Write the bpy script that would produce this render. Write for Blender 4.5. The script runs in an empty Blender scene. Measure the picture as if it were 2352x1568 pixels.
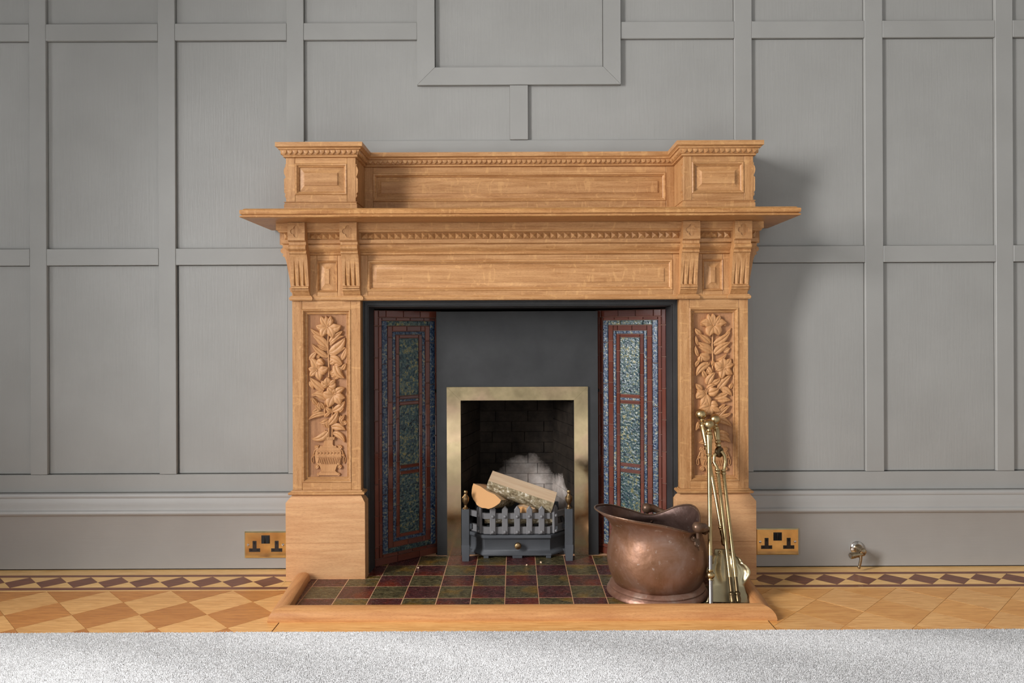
import bpy, bmesh, math, random
from math import sin, cos, pi, radians, sqrt, exp
from mathutils import Vector, Matrix
random.seed(7)
scene = bpy.context.scene
COL = scene.collection

# ---------------------------------------------------------------- camera
cam_d = bpy.data.cameras.new('camera')
cam = bpy.data.objects.new('camera', cam_d)
COL.objects.link(cam)
CAMX, CAMY, CAMZ, FPX, X0, Y0 = -0.017, -2.59, 0.823, 1690.0, 1183.0, 760.0
cam.location = (CAMX, CAMY, CAMZ)
cam.rotation_euler = (radians(90), 0, 0)
cam.rotation_euler.rotate_axis('Z', radians(-0.24))
cam_d.sensor_width = 36.0
cam_d.lens = 36.0 * FPX / 2352.0
cam_d.shift_x = -(X0 - 1176.0) / 2352.0
cam_d.shift_y = (Y0 - 784.0) / 2352.0
cam_d.clip_start = 0.05
scene.camera = cam

# ---------------------------------------------------------------- world, light, exposure
scene.view_settings.view_transform = 'Standard'
scene.view_settings.look = 'None'
scene.view_settings.gamma = 1.0
scene.view_settings.exposure = -0.80
scene.view_settings.use_curve_mapping = False
w = bpy.data.worlds.new('sky'); scene.world = w; w.use_nodes = True
w.node_tree.nodes['Background'].inputs[0].default_value = (0.75, 0.85, 1.0, 1)
w.node_tree.nodes['Background'].inputs[1].default_value = 1.0


def area(name, loc, rot, sx, sy, power, color, spread):
    l = bpy.data.lights.new(name, 'AREA'); l.shape = 'RECTANGLE'
    l.size = sx; l.size_y = sy; l.spread = radians(spread); l.energy = power; l.color = color
    o = bpy.data.objects.new(name, l); COL.objects.link(o)
    o.location = loc; o.rotation_euler = rot
    return o


# daylight through the side window (faces +X), the narrow bay light beside it and an added fill lamp behind the camera (faces +Y)
area('daylight_side_window', (-3.10, -2.72, 1.90), (0, radians(-68), 0), 2.0, 0.80, 330, (0.985, 0.985, 1.0), 116)
area('daylight_bay_window', (-3.15, -1.10, 1.45), (0, radians(-80), 0), 1.7, 0.50, 16, (0.98, 0.985, 1.0), 120)
area('fill_behind_camera', (0.5, -4.85, 1.5), (radians(62), 0, radians(0)), 3.0, 1.9, 24, (0.96, 0.98, 1.0), 170)

# ---------------------------------------------------------------- material helpers
def L(c):
    return tuple((v / 255 / 12.92) if v / 255 <= 0.04045 else ((v / 255 + 0.055) / 1.055) ** 2.4 for v in c) + (1.0,)


class Mat:
    def __init__(s, name, rough=0.5, metal=0.0, color=(128, 128, 128), spec=0.5, lin=None):
        s.m = bpy.data.materials.new(name); s.m.use_nodes = True
        s.n = s.m.node_tree.nodes; s.l = s.m.node_tree.links
        s.b = s.n['Principled BSDF']
        s.b.inputs['Roughness'].default_value = rough
        s.b.inputs['Metallic'].default_value = metal
        s.b.inputs['Specular IOR Level'].default_value = spec
        s.b.inputs['Base Color'].default_value = lin or L(color)
        s.tc = None

    def node(s, t, **kw):
        n = s.n.new(t)
        for k, v in kw.items():
            setattr(n, k, v)
        return n

    def coords(s, scale=(1, 1, 1), rot=(0, 0, 0), rand=0.0, kind='Object'):
        if not s.tc:
            s.tc = s.node('ShaderNodeTexCoord')
        mp = s.node('ShaderNodeMapping')
        mp.inputs['Scale'].default_value = scale
        mp.inputs['Rotation'].default_value = rot
        src = s.tc.outputs[kind]
        if rand:
            oi = s.node('ShaderNodeObjectInfo')
            mu = s.node('ShaderNodeMath', operation='MULTIPLY'); mu.inputs[1].default_value = rand
            s.l.new(oi.outputs['Random'], mu.inputs[0])
            ad = s.node('ShaderNodeVectorMath', operation='ADD')
            s.l.new(src, ad.inputs[0]); s.l.new(mu.outputs[0], ad.inputs[1])
            src = ad.outputs[0]
        s.l.new(src, mp.inputs['Vector'])
        return mp.outputs[0]

    def noise(s, vec, scale=5, detail=3, rough=0.5, dist=0.0):
        n = s.node('ShaderNodeTexNoise')
        n.inputs['Scale'].default_value = scale; n.inputs['Detail'].default_value = detail
        n.inputs['Roughness'].default_value = rough; n.inputs['Distortion'].default_value = dist
        s.l.new(vec, n.inputs['Vector'])
        return n.outputs[0]

    def voronoi(s, vec, scale=5, out='Distance', feature='F1'):
        n = s.node('ShaderNodeTexVoronoi', feature=feature)
        n.inputs['Scale'].default_value = scale
        s.l.new(vec, n.inputs['Vector'])
        return n.outputs[out]

    def ramp(s, fac, stops, interp='LINEAR'):
        r = s.node('ShaderNodeValToRGB'); r.color_ramp.interpolation = interp
        e = r.color_ramp.elements
        e[0].position, e[0].color = stops[0][0], stops[0][1]
        e[1].position, e[1].color = stops[1][0], stops[1][1]
        for p, c in stops[2:]:
            x = e.new(p); x.color = c
        s.l.new(fac, r.inputs[0])
        return r.outputs[0]

    def mix(s, fac, a, b, blend='MIX'):
        m = s.node('ShaderNodeMix', data_type='RGBA', blend_type=blend)
        for i, v in ((0, fac), (6, a), (7, b)):
            if isinstance(v, (int, float)):
                m.inputs[i].default_value = v
            elif isinstance(v, tuple):
                m.inputs[i].default_value = v
            else:
                s.l.new(v, m.inputs[i])
        return m.outputs[2]

    def math(s, op, a, b=0.0):
        m = s.node('ShaderNodeMath', operation=op)
        for i, v in ((0, a), (1, b)):
            if isinstance(v, (int, float)):
                m.inputs[i].default_value = v
            else:
                s.l.new(v, m.inputs[i])
        return m.outputs[0]

    def objrand(s):
        return s.node('ShaderNodeObjectInfo').outputs['Random']

    def color(s, c):
        s.l.new(c, s.b.inputs['Base Color']); return s

    def rough(s, c):
        s.l.new(c, s.b.inputs['Roughness']); return s

    def bump(s, h, strength=0.2, dist=0.002):
        b = s.node('ShaderNodeBump'); b.inputs['Strength'].default_value = strength
        b.inputs['Distance'].default_value = dist
        s.l.new(h, b.inputs['Height'])
        s.l.new(b.outputs[0], s.b.inputs['Normal'])
        return s


def hsv_var(m, col, vmin, vmax):
    """brightness that differs from piece to piece"""
    mr = m.node('ShaderNodeMapRange'); mr.inputs[3].default_value = vmin; mr.inputs[4].default_value = vmax
    m.l.new(m.objrand(), mr.inputs[0])
    hs = m.node('ShaderNodeHueSaturation'); m.l.new(col, hs.inputs['Color']); m.l.new(mr.outputs[0], hs.inputs['Value'])
    return hs.outputs[0]


def oak(name, axis, light=(199, 151, 101), dark=(164, 114, 67), rough=0.42, flecks=True, var=(0.93, 1.05), pores=0.5):
    m = Mat(name, rough=rough, spec=0.35)
    st = {'x': (1, 14, 14), 'z': (14, 14, 1), 'y': (14, 1, 14), 'd': (14, 1, 14)}[axis]
    rot = (0, 0, 0)
    v = m.coords(scale=st, rand=9.0)
    n1 = m.noise(v, 6, 6, 0.6, 0.6)
    c = m.ramp(n1, [(0.30, L(dark)), (0.68, L(light))])
    v2 = m.coords(scale=tuple(a * 7.5 if a > 1 else 11.0 for a in st), rand=5.0)
    n2 = m.noise(v2, 9, 3, 0.6)
    por = m.ramp(n2, [(0.36, (0.52, 0.43, 0.35, 1)), (0.47, (1, 1, 1, 1))])
    c = m.mix(pores, c, por, 'MULTIPLY')
    if flecks:
        sc = {'x': (16, 40, 5), 'z': (5, 40, 16), 'y': (9, 9, 9), 'd': (9, 9, 9)}[axis]
        v3 = m.coords(scale=sc, rot=(0, 0.35, 0), rand=3.0)
        n3 = m.noise(v3, 3.2, 2, 0.5, 0.9)
        f = m.ramp(n3, [(0.60, (0, 0, 0, 1)), (0.66, (1, 1, 1, 1))])
        fl = m.math('MULTIPLY', f, 0.28)
        c = m.mix(fl, c, L((226, 176, 116)))
    c = hsv_var(m, c, *var)
    m.color(c)
    m.bump(n2, 0.25, 0.0006)
    return m.m


M = {}
M['oak_x'] = oak('oak_horizontal_grain', 'x')
M['oak_z'] = oak('oak_vertical_grain', 'z')
M['oak_y'] = oak('oak_depth_grain', 'y', flecks=False)
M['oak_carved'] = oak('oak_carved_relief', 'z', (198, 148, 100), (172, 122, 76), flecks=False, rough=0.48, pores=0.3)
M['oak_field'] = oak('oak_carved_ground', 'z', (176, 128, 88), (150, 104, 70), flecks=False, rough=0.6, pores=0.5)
M['oak_plinth'] = oak('oak_plinth_boards', 'x', (216, 168, 120), (196, 144, 98), flecks=False, rough=0.5, pores=0.35)
M['oak_fender'] = oak('worn_oak_fender', 'x', (208, 153, 98), (178, 120, 72), flecks=False, rough=0.36, pores=0.4)
M['oak_fender_side'] = oak('worn_oak_fender_side', 'y', (206, 148, 94), (176, 116, 70), flecks=False, rough=0.36, pores=0.4)
M['oak_shelf'] = oak('oak_shelf', 'x', (198, 146, 90), (160, 106, 57), rough=0.36, pores=0.7)


def parquet(name, a, b, ang):
    m = Mat(name, rough=0.33, spec=0.4)
    v = m.coords(scale=(2.5, 30, 10), rot=(0, 0, ang), rand=7.0)
    n = m.noise(v, 5, 6, 0.68, 0.8)
    c = m.ramp(n, [(0.36, L(b)), (0.62, L(a))])
    v2 = m.coords(scale=(3, 10, 3), rot=(0, 0, ang), rand=4.0)
    n2 = m.noise(v2, 2.0, 3, 0.5, 1.5)
    c = m.mix(m.math('MULTIPLY', m.ramp(n2, [(0.6, (0, 0, 0, 1)), (0.75, (1, 1, 1, 1))]), 0.35), c, L(b))
    c = hsv_var(m, c, 0.94, 1.05)
    m.color(c).bump(n, 0.08, 0.0006)
    return m.m


M['pq_light'] = parquet('parquet_light', (238, 184, 116), (206, 144, 80), 0.0)
M['pq_grain_shade'] = parquet('parquet_grain_shade', (206, 140, 74), (176, 110, 52), 0.95)  # same wood: the dark look of turned grain at left is put into the colour
M['pq_grain_half_shade'] = parquet('parquet_grain_half_shade', (228, 168, 96), (202, 136, 70), -0.8)  # turned grain at right, its weaker view-dependent shading put into the colour
M['pq_strip'] = parquet('border_maple', (242, 198, 132), (220, 170, 104), 0.0)
M['pq_walnut'] = parquet('border_walnut', (136, 84, 62), (102, 60, 44), 0.0)
M['floor_gap'] = Mat('floor_joints', 0.8, color=(62, 42, 26)).m


def paint(name, axis, color=(152, 150, 145), b=0.35):
    m = Mat(name, rough=0.40, spec=0.35)
    st = {'z': (90, 90, 5), 'x': (5, 90, 90)}[axis]
    v = m.coords(scale=st, rand=6.0)
    n = m.noise(v, 1.6, 4, 0.6, 0.4)
    v2 = m.coords(scale=(2, 2, 2), rand=6.0)
    n2 = m.noise(v2, 2.5, 3, 0.5)
    c = m.ramp(n2, [(0.3, L(tuple(x - 3 for x in color))), (0.7, L(tuple(x + 3 for x in color)))])
    m.color(c).bump(n, b, 0.0016)
    return m.m


M['paint_panel'] = paint('grey_paint_panel', 'z', b=0.32)
M['paint_stile'] = paint('grey_paint_stile', 'z', b=0.10)
M['paint_rail'] = paint('grey_paint_rail', 'x', b=0.10)
M['paint_skirt'] = paint('grey_paint_skirting', 'x', (160, 157, 152), b=0.15)
M['room_white'] = Mat('white_plaster', 0.8, color=(165, 165, 163)).m
M['shadow_gap'] = Mat('dark_gap', 0.9, color=(40, 34, 30)).m


def iron(name, c=(62, 64, 66), rough=0.5):
    m = Mat(name, rough=rough, spec=0.4)
    v = m.coords(scale=(1, 1, 1))
    n = m.noise(v, 160, 3, 0.6)
    n2 = m.noise(v, 9, 4, 0.6)
    c1 = m.ramp(n2, [(0.3, L(tuple(x - 6 for x in c))), (0.75, L(tuple(x + 8 for x in c)))])
    m.color(c1).bump(n, 0.25, 0.0008)
    return m.m


M['iron'] = iron('black_leaded_iron', (50, 50, 50), 0.5)
M['iron_grate'] = iron('grate_cast_iron', (74, 76, 79), 0.5)
M['iron_spike'] = iron('heat_greyed_iron', (122, 120, 120), 0.45)
M['steel'] = Mat('worn_steel', 0.32, 1.0, color=(150, 142, 136)).m


def brass(name, c=(196, 172, 118), rough=0.28, mott=True, stain=None):
    m = Mat(name, rough=rough, metal=1.0)
    v = m.coords()
    n = m.noise(v, 14, 4, 0.6, 0.5)
    col = m.ramp(n, [(0.3, L(tuple(int(x * 0.85) for x in c))), (0.7, L(c))])
    if stain:
        v3 = m.coords(scale=(3, 3, 6))
        n3 = m.noise(v3, 1.4, 3, 0.5, 1.0)
        col = m.mix(m.math('MULTIPLY', m.ramp(n3, [(0.45, (0, 0, 0, 1)), (0.7, (1, 1, 1, 1))]), 0.6), col, L(stain))
    n4 = m.noise(v, 40, 3, 0.6)
    m.color(col)
    m.rough(m.math('ADD', m.math('MULTIPLY', n4, 0.2), rough - 0.1))
    return m.m


M['brass'] = brass('fire_iron_brass', (200, 174, 126), 0.29)
M['brass_trim'] = brass('lacquered_brass_trim', (200, 180, 140), 0.14, stain=(196, 160, 138))
M['brass_dull'] = brass('dull_brass', (170, 140, 100), 0.38)
M['brass_plate'] = brass('polished_brass_plate', (255, 234, 184), 0.13)
M['chrome'] = Mat('worn_chrome', 0.15, 1.0, color=(205, 198, 190)).m
M['nickel'] = brass('worn_nickel_tap', (176, 158, 130), 0.25)
M['black_plastic'] = Mat('black_plastic', 0.35, color=(42, 36, 34)).m
M['black_hole'] = Mat('socket_hole', 0.8, color=(12, 9, 8)).m


def copper(name, a, b, c, rough):
    m = Mat(name, rough=rough, metal=0.55)
    v = m.coords()
    n = m.noise(v, 9, 5, 0.65, 0.6)
    n2 = m.noise(v, 55, 4, 0.7)
    col = m.ramp(n, [(0.28, L(b)), (0.5, L(a)), (0.75, L(c))])
    sp = m.ramp(n2, [(0.62, (0, 0, 0, 1)), (0.76, (1, 1, 1, 1))])
    col = m.mix(m.math('MULTIPLY', sp, 0.5), col, L((206, 198, 186)))
    m.color(col)
    m.rough(m.math('ADD', m.math('MULTIPLY', n2, 0.22), rough - 0.1))
    nb = m.noise(v, 26, 3, 0.5)
    m.bump(nb, 0.6, 0.004)
    return m.m


M['copper'] = copper('patinated_copper', (130, 93, 70), (108, 72, 42), (146, 118, 104), 0.47)
M['copper_dark'] = copper('copper_handle', (112, 86, 68), (84, 62, 46), (126, 100, 84), 0.38)
M['copper_foot'] = copper('copper_foot_ring', (142, 104, 86), (110, 74, 58), (168, 152, 138), 0.4)


def tile_brown():
    m = Mat('brown_glazed_tile', rough=0.10, spec=0.6)
    v = m.coords(rand=6.0)
    n = m.noise(v, 12, 2, 0.5)
    r = m.objrand()
    c = m.ramp(r, [(0.0, L((94, 46, 34))), (0.5, L((114, 62, 48))), (1.0, L((92, 56, 50)))])
    c = m.mix(m.math('MULTIPLY', n, 0.35), c, L((70, 30, 20)))
    m.color(c).bump(m.noise(v, 25, 2, 0.5), 0.25, 0.0015)
    return m.m


def tile_mottled(name, cols, bump=0.8, scale=90):
    m = Mat(name, rough=0.10, spec=0.6)
    v = m.coords(rand=6.0)
    n = m.noise(v, scale, 4, 0.65, 0.6)
    n2 = m.noise(v, 9, 3, 0.5)
    mixed = m.math('ADD', m.math('MULTIPLY', n, 0.8), m.math('MULTIPLY', n2, 0.2))
    c = m.ramp(mixed, [(0.34, L(cols[0])), (0.44, L(cols[1])), (0.53, L(cols[2])), (0.62, L(cols[3]))])
    m.color(c).bump(m.noise(v, scale * 1.15, 3, 0.55), bump, 0.004)
    return m.m


M['tile_brown'] = tile_brown()
M['tile_blue'] = tile_mottled('blue_mottled_tile', [(16, 22, 32), (32, 50, 78), (62, 82, 102), (140, 134, 104)], 0.8, 130)
M['tile_sea'] = tile_mottled('sea_green_mottled_tile', [(14, 20, 26), (26, 52, 60), (62, 84, 82), (128, 118, 70)], 0.9, 95)
M['grout'] = Mat('pale_brown_grout', 0.7, color=(158, 122, 104)).m
M['hearth_grout'] = Mat('sandy_hearth_grout', 0.9, color=(196, 150, 112)).m


def tile_hearth(name, base, edge, speck):
    m = Mat(name, rough=0.22, spec=0.5)
    v = m.coords(rand=8.0)
    vs = m.coords(scale=(26, 130, 1), rand=8.0)
    n = m.noise(vs, 2.2, 5, 0.7, 0.4)
    n2 = m.noise(v, 11, 3, 0.55)
    n3 = m.noise(v, 150, 3, 0.6)
    c = m.ramp(n, [(0.36, L(tuple(int(x * .42) for x in base))), (0.58, L(base))])
    c = m.mix(m.ramp(n2, [(0.50, (0, 0, 0, 1)), (0.66, (.85, .85, .85, 1))]), c, L(edge))
    c = m.mix(0.55, c, m.ramp(n, [(0.42, (0.12, 0.12, 0.12, 1)), (0.60, (1, 1, 1, 1))]), 'MULTIPLY')
    c = m.mix(m.ramp(n3, [(0.60, (0, 0, 0, 1)), (0.72, (.45, .45, .45, 1))]), c, L(speck))
    m.color(c).bump(n, 0.6, 0.0025)
    m.rough(m.math('ADD', m.math('MULTIPLY', n3, 0.25), 0.14))
    return m.m


M['tile_burgundy'] = tile_hearth('burgundy_hearth_tile', (100, 54, 54), (126, 52, 34), (170, 144, 130))
M['tile_olive'] = tile_hearth('olive_hearth_tile', (108, 98, 66), (140, 104, 36), (170, 156, 124))


def firebrick():
    m = Mat('sooty_fire_brick', rough=0.85, spec=0.2)
    v = m.coords()
    sep = m.node('ShaderNodeSeparateXYZ'); m.l.new(v, sep.inputs[0])
    # burnt-clean patch low in the middle of the fireback, with a pale streak up its right corner; soot elsewhere
    dx = m.math('MULTIPLY', m.math('SUBTRACT', sep.outputs[0], 0.015), 1.0)
    e1 = m.math('ADD', m.math('POWER', m.math('MULTIPLY', dx, 6.6), 2.0), m.math('POWER', m.math('MULTIPLY', m.math('SUBTRACT', sep.outputs[2], 0.10), 4.2), 2.0))
    wob = m.math('MULTIPLY', m.math('SUBTRACT', m.noise(v, 22, 4, 0.6), 0.5), 0.6)
    e1 = m.math('ADD', e1, wob)
    e2 = m.math('ADD', m.math('POWER', m.math('MULTIPLY', m.math('SUBTRACT', sep.outputs[0], 0.150), 26.0), 2.0), m.math('POWER', m.math('MULTIPLY', m.math('SUBTRACT', sep.outputs[2], 0.12), 6.5), 2.0))
    e2 = m.math('ADD', e2, m.math('MULTIPLY', wob, 1.6))
    e1 = m.math('MINIMUM', e1, e2)
    f = m.ramp(e1, [(0.50, (1, 1, 1, 1)), (1.0, (0, 0, 0, 1))])
    base = m.ramp(m.noise(v, 35, 4, 0.6), [(0.3, L((206, 190, 178))), (0.7, L((244, 232, 222)))])
    base = hsv_var(m, base, 0.8, 1.08)
    soot = m.ramp(m.noise(v, 18, 5, 0.65), [(0.3, L((22, 17, 13))), (0.75, L((52, 44, 36)))])
    m.color(m.mix(f, soot, base)).bump(m.noise(v, 90, 4, 0.6), 0.5, 0.002)
    return m.m


M['firebrick'] = firebrick()
M['soot'] = Mat('soot_black', 0.95, color=(20, 16, 13), spec=0.1).m


def wood_log():
    m = Mat('split_birch', rough=0.6, spec=0.25)
    v = m.coords(scale=(60, 60, 4))
    n = m.noise(v, 1.5, 4, 0.6)
    c = m.ramp(n, [(0.3, L((234, 196, 156))), (0.7, L((250, 220, 184)))])
    m.color(c).bump(n, 0.2, 0.001)
    e = Mat('birch_end_grain', rough=0.65, spec=0.2)
    v = e.coords()
    wv = e.node('ShaderNodeTexWave', wave_type='RINGS', rings_direction='Z')
    wv.inputs['Scale'].default_value = 60; wv.inputs['Distortion'].default_value = 1.2
    e.l.new(v, wv.inputs[0])
    c = e.ramp(wv.outputs[1], [(0.0, L((212, 158, 104))), (1.0, L((217, 165, 111)))])
    e.color(c).bump(e.noise(v, 150, 2), 0.2, 0.0006)
    b = Mat('birch_bark', rough=0.85, spec=0.2)
    v = b.coords(scale=(1, 1, 0.8))
    n = b.noise(v, 75, 5, 0.72, 0.3)
    c = b.ramp(n, [(0.34, L((84, 68, 50))), (0.46, L((150, 134, 104))), (0.56, L((176, 162, 132))), (0.63, L((240, 230, 212)))])
    b.color(c).bump(n, 0.8, 0.004)
    return m.m, e.m, b.m


M['log_wood'], M['log_end'], M['bark'] = wood_log()


def carpet_mat():
    m = Mat('light_grey_pile', rough=0.95, spec=0.1)
    v = m.coords()
    n = m.noise(v, 300, 2, 0.6)
    n2 = m.noise(v, 4, 3, 0.5, 0.5)
    c = m.ramp(n, [(0.34, L((202, 200, 199))), (0.6, L((236, 235, 233)))])
    c = m.mix(m.math('MULTIPLY', n2, 0.25), c, L((214, 212, 211)))
    m.color(c)
    return m.m


M['carpet'] = carpet_mat()
M['carpet_back'] = Mat('carpet_backing', 0.95, color=(150, 148, 146), spec=0.1).m

# ---------------------------------------------------------------- object helpers
WORLD = {}


def empty(name, loc, label=None, cat=None, group=None, rot=(0, 0, 0)):
    o = bpy.data.objects.new(name, None); COL.objects.link(o)
    o.empty_display_size = 0.05
    o.location = loc; o.rotation_euler = rot
    if label: o['label'] = label
    if cat: o['category'] = cat
    if group: o['group'] = group
    WORLD[o.name] = Matrix.LocRotScale(Vector(loc), o.rotation_euler.to_quaternion(), None)
    return o


def tag(o, label=None, cat=None, group=None, kind=None):
    if label: o['label'] = label
    if cat: o['category'] = cat
    if group: o['group'] = group
    if kind: o['kind'] = kind
    return o


def attach(o, parent, local=False):
    """parent a part; its coordinates stay world coordinates unless local"""
    if parent is not None:
        o.parent = parent
        pw = WORLD[parent.name]
        if local:
            WORLD[o.name] = pw @ Matrix.LocRotScale(o.location, o.rotation_euler.to_quaternion(), None)
        else:
            o.matrix_parent_inverse = pw.inverted()
            WORLD[o.name] = Matrix.LocRotScale(o.location, o.rotation_euler.to_quaternion(), None)
    else:
        WORLD[o.name] = Matrix.LocRotScale(o.location, o.rotation_euler.to_quaternion(), None)
    return o


class MB:
    def __init__(s):
        s.v = []; s.f = []; s.mi = []; s.cur = 0

    def add(s, vs, fs):
        k = len(s.v)
        s.v += [tuple(p) for p in vs]
        s.f += [tuple(i + k for i in f) for f in fs]
        s.mi += [s.cur] * len(fs)
        return s

    def box(s, x0, x1, y0, y1, z0, z1, b=0.0):
        if b <= 0:
            vs = [(x, y, z) for x in (x0, x1) for y in (y0, y1) for z in (z0, z1)]
            return s.add(vs, [(0, 1, 3, 2), (4, 6, 7, 5), (0, 4, 5, 1), (2, 3, 7, 6), (0, 2, 6, 4), (1, 5, 7, 3)])
        lo = (x0, y0, z0); hi = (x1, y1, z1)
        vs = []
        for c in range(8):
            sg = ((c >> 2) & 1, (c >> 1) & 1, c & 1)
            for a in range(3):
                p = []
                for k in range(3):
                    e = hi[k] if sg[k] else lo[k]
                    if k != a:
                        e += -b if sg[k] else b
                    p.append(e)
                vs.append(p)
        fs = []
        bit = (4, 2, 1)
        for a in range(3):
            o = [k for k in range(3) if k != a]
            for sg in (0, 1):
                base = bit[a] if sg else 0
                cs = [base, base | bit[o[0]], base | bit[o[0]] | bit[o[1]], base | bit[o[1]]]
                fs.append(tuple(3 * c + a for c in cs))
            for c in range(8):
                if not c & bit[a]:
                    d = c | bit[a]
                    fs.append((3 * c + o[0], 3 * d + o[0], 3 * d + o[1], 3 * c + o[1]))
        for c in range(8):
            fs.append((3 * c, 3 * c + 1, 3 * c + 2))
        return s.add(vs, fs)

    def prism(s, poly, y0, y1):
        """polygon in the XZ plane, thick along Y"""
        n = len(poly)
        vs = [(x, y0, z) for x, z in poly] + [(x, y1, z) for x, z in poly]
        fs = [tuple(range(n)), tuple(range(2 * n - 1, n - 1, -1))]
        fs += [(i, (i + 1) % n, n + (i + 1) % n, n + i) for i in range(n)]
        return s.add(vs, fs)

    def slab(s, poly, z0, z1):
        n = len(poly)
        vs = [(x, y, z0) for x, y in poly] + [(x, y, z1) for x, y in poly]
        fs = [tuple(range(n - 1, -1, -1)), tuple(range(n, 2 * n))]
        fs += [(i, (i + 1) % n, n + (i + 1) % n, n + i) for i in range(n)]
        return s.add(vs, fs)

    def mould(s, path, prof, seg=None, cap=True, top=False, bottom=False):
        """profile [(out, z)] swept along an XY path; out is to the right of travel; mitred"""
        pts = [Vector(p) for p in path]
        nm = []
        for i in range(len(pts)):
            ns = []
            if i > 0:
                d = (pts[i] - pts[i - 1]).normalized(); ns.append(Vector((d.y, -d.x)))
            if i < len(pts) - 1:
                d = (pts[i + 1] - pts[i]).normalized(); ns.append(Vector((d.y, -d.x)))
            nm.append(ns[0] if len(ns) == 1 else (ns[0] + ns[1]) / (1 + ns[0].dot(ns[1])))
        rng = range(len(pts)) if seg is None else (seg, seg + 1)
        rows = []
        for i in rng:
            rows.append([(pts[i].x + nm[i].x * o, pts[i].y + nm[i].y * o, z) for o, z in prof])
        m = len(prof)
        vs = [p for r in rows for p in r]
        fs = []
        for r in range(len(rows) - 1):
            for k in range(m - 1):
                fs.append((r * m + k, (r + 1) * m + k, (r + 1) * m + k + 1, r * m + k + 1))
        e = (len(rows) - 1) * m
        if cap:
            fs.append(tuple(range(m))); fs.append(tuple(range(e + m - 1, e - 1, -1)))
        if top:
            fs.append(tuple(r * m + m - 1 for r in range(len(rows))))
        if bottom:
            fs.append(tuple(r * m for r in range(len(rows))))
        return s.add(vs, fs)

    def frame(s, x0, x1, z0, z1, prof, fill=False, open_bottom=False):
        """nested rectangles [(inset, y)]"""
        vs = []
        for i, y in prof:
            zb = z0 if open_bottom else z0 + i
            vs += [(x0 + i, y, zb), (x0 + i, y, z1 - i), (x1 - i, y, z1 - i), (x1 - i, y, zb)]
        fs = []
        for r in range(len(prof) - 1):
            for k in range(3 if open_bottom else 4):
                a, b = k, (k + 1) % 4
                fs.append((4 * r + a, 4 * r + b, 4 * r + 4 + b, 4 * r + 4 + a))
        if fill:
            e = 4 * (len(prof) - 1)
            fs.append((e, e + 1, e + 2, e + 3))
        return s.add(vs, fs)

    def lathe(s, prof, seg=32, mat=None, caps=False):
        """profile [(r, z)] round Z, moved by a matrix"""
        mat = mat or Matrix.Identity(4)
        vs = []; fs = []
        m = len(prof)
        for i in range(seg):
            a = 2 * pi * i / seg
            for r, z in prof:
                vs.append(mat @ Vector((r * cos(a), r * sin(a), z)))
        for i in range(seg):
            j = (i + 1) % seg
            for k in range(m - 1):
                fs.append((i * m + k, j * m + k, j * m + k + 1, i * m + k + 1))
        if caps:
            fs.append(tuple(i * m for i in range(seg))); fs.append(tuple(i * m + m - 1 for i in range(seg)))
        return s.add(vs, fs)

    def tube(s, pts, rad, seg=12, cap=True):
        pts = [Vector(p) for p in pts]
        rads = rad if isinstance(rad, (list, tuple)) else [rad] * len(pts)
        vs = []; fs = []
        up = None
        for i, p in enumerate(pts):
            d = (pts[min(i + 1, len(pts) - 1)] - pts[max(i - 1, 0)]).normalized()
            if up is None:
                up = d.orthogonal().normalized()
            up = (up - d * up.dot(d)).normalized()
            sd = d.cross(up)
            for k in range(seg):
                a = 2 * pi * k / seg
                vs.append(p + (up * cos(a) + sd * sin(a)) * rads[i])
        for i in range(len(pts) - 1):
            for k in range(seg):
                j = (k + 1) % seg
                fs.append((i * seg + k, i * seg + j, (i + 1) * seg + j, (i + 1) * seg + k))
        if cap:
            fs.append(tuple(range(seg))); fs.append(tuple(range(len(vs) - 1, len(vs) - seg - 1, -1)))
        return s.add(vs, fs)

    def mesh(s, name, mats, sharp=35, recalc=True):
        me = bpy.data.meshes.new(name)
        me.from_pydata(s.v, [], s.f)
        if recalc:
            bm = bmesh.new(); bm.from_mesh(me)
            bmesh.ops.recalc_face_normals(bm, faces=bm.faces)
            bm.to_mesh(me); bm.free()
        for mm in (mats if isinstance(mats, (list, tuple)) else [mats]):
            me.materials.append(mm)
        if any(s.mi):
            me.polygons.foreach_set('material_index', s.mi)
        if sharp:
            me.polygons.foreach_set('use_smooth', [True] * len(me.polygons))
            me.set_sharp_from_angle(angle=radians(sharp))
        me.update()
        return me

    def build(s, name, mat, parent=None, local=False, sharp=35, loc=None, rot=None, recalc=True):
        o = bpy.data.objects.new(name, s.mesh(name, mat, sharp, recalc))
        COL.objects.link(o)
        if loc: o.location = loc
        if rot: o.rotation_euler = rot
        return attach(o, parent, local)


def inst(me, name, parent, loc=(0, 0, 0), rot=(0, 0, 0), scale=None, local=False):
    o = bpy.data.objects.new(name, me); COL.objects.link(o)
    o.location = loc; o.rotation_euler = rot
    if scale: o.scale = scale
    return attach(o, parent, local)


# ================================================================ THE ROOM
RX0, RX1, RY, RZ = -3.2, 3.2, -5.0, 3.1
# back wall: plaster core with the chimney opening, then painted panelling piece by piece
mb = MB()
mb.box(RX0, -0.53, 0.012, 0.14, 0, RZ); mb.box(0.53, RX1, 0.012, 0.14, 0, RZ); mb.box(-0.53, 0.53, 0.012, 0.14, 0.93, RZ)
wall = tag(mb.build('wall_back', M['shadow_gap']), kind='structure')
ST = [(-3.2, -3.03), (-2.632, -2.574), (-2.174, -2.115), (-1.7165, -1.658), (-1.265, -1.2055), (-0.8135, -0.754),
      (0.756, 0.817), (1.212, 1.275), (1.670, 1.731), (2.126, 2.187), (2.582, 2.643), (3.03, 3.2)]
ROWS = [(0.262, 0.3255), (1.059, 1.117), (1.846, 1.905), (2.78, 2.84)]
YS, YP, YB = -0.012, 0.0, 0.012


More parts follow.
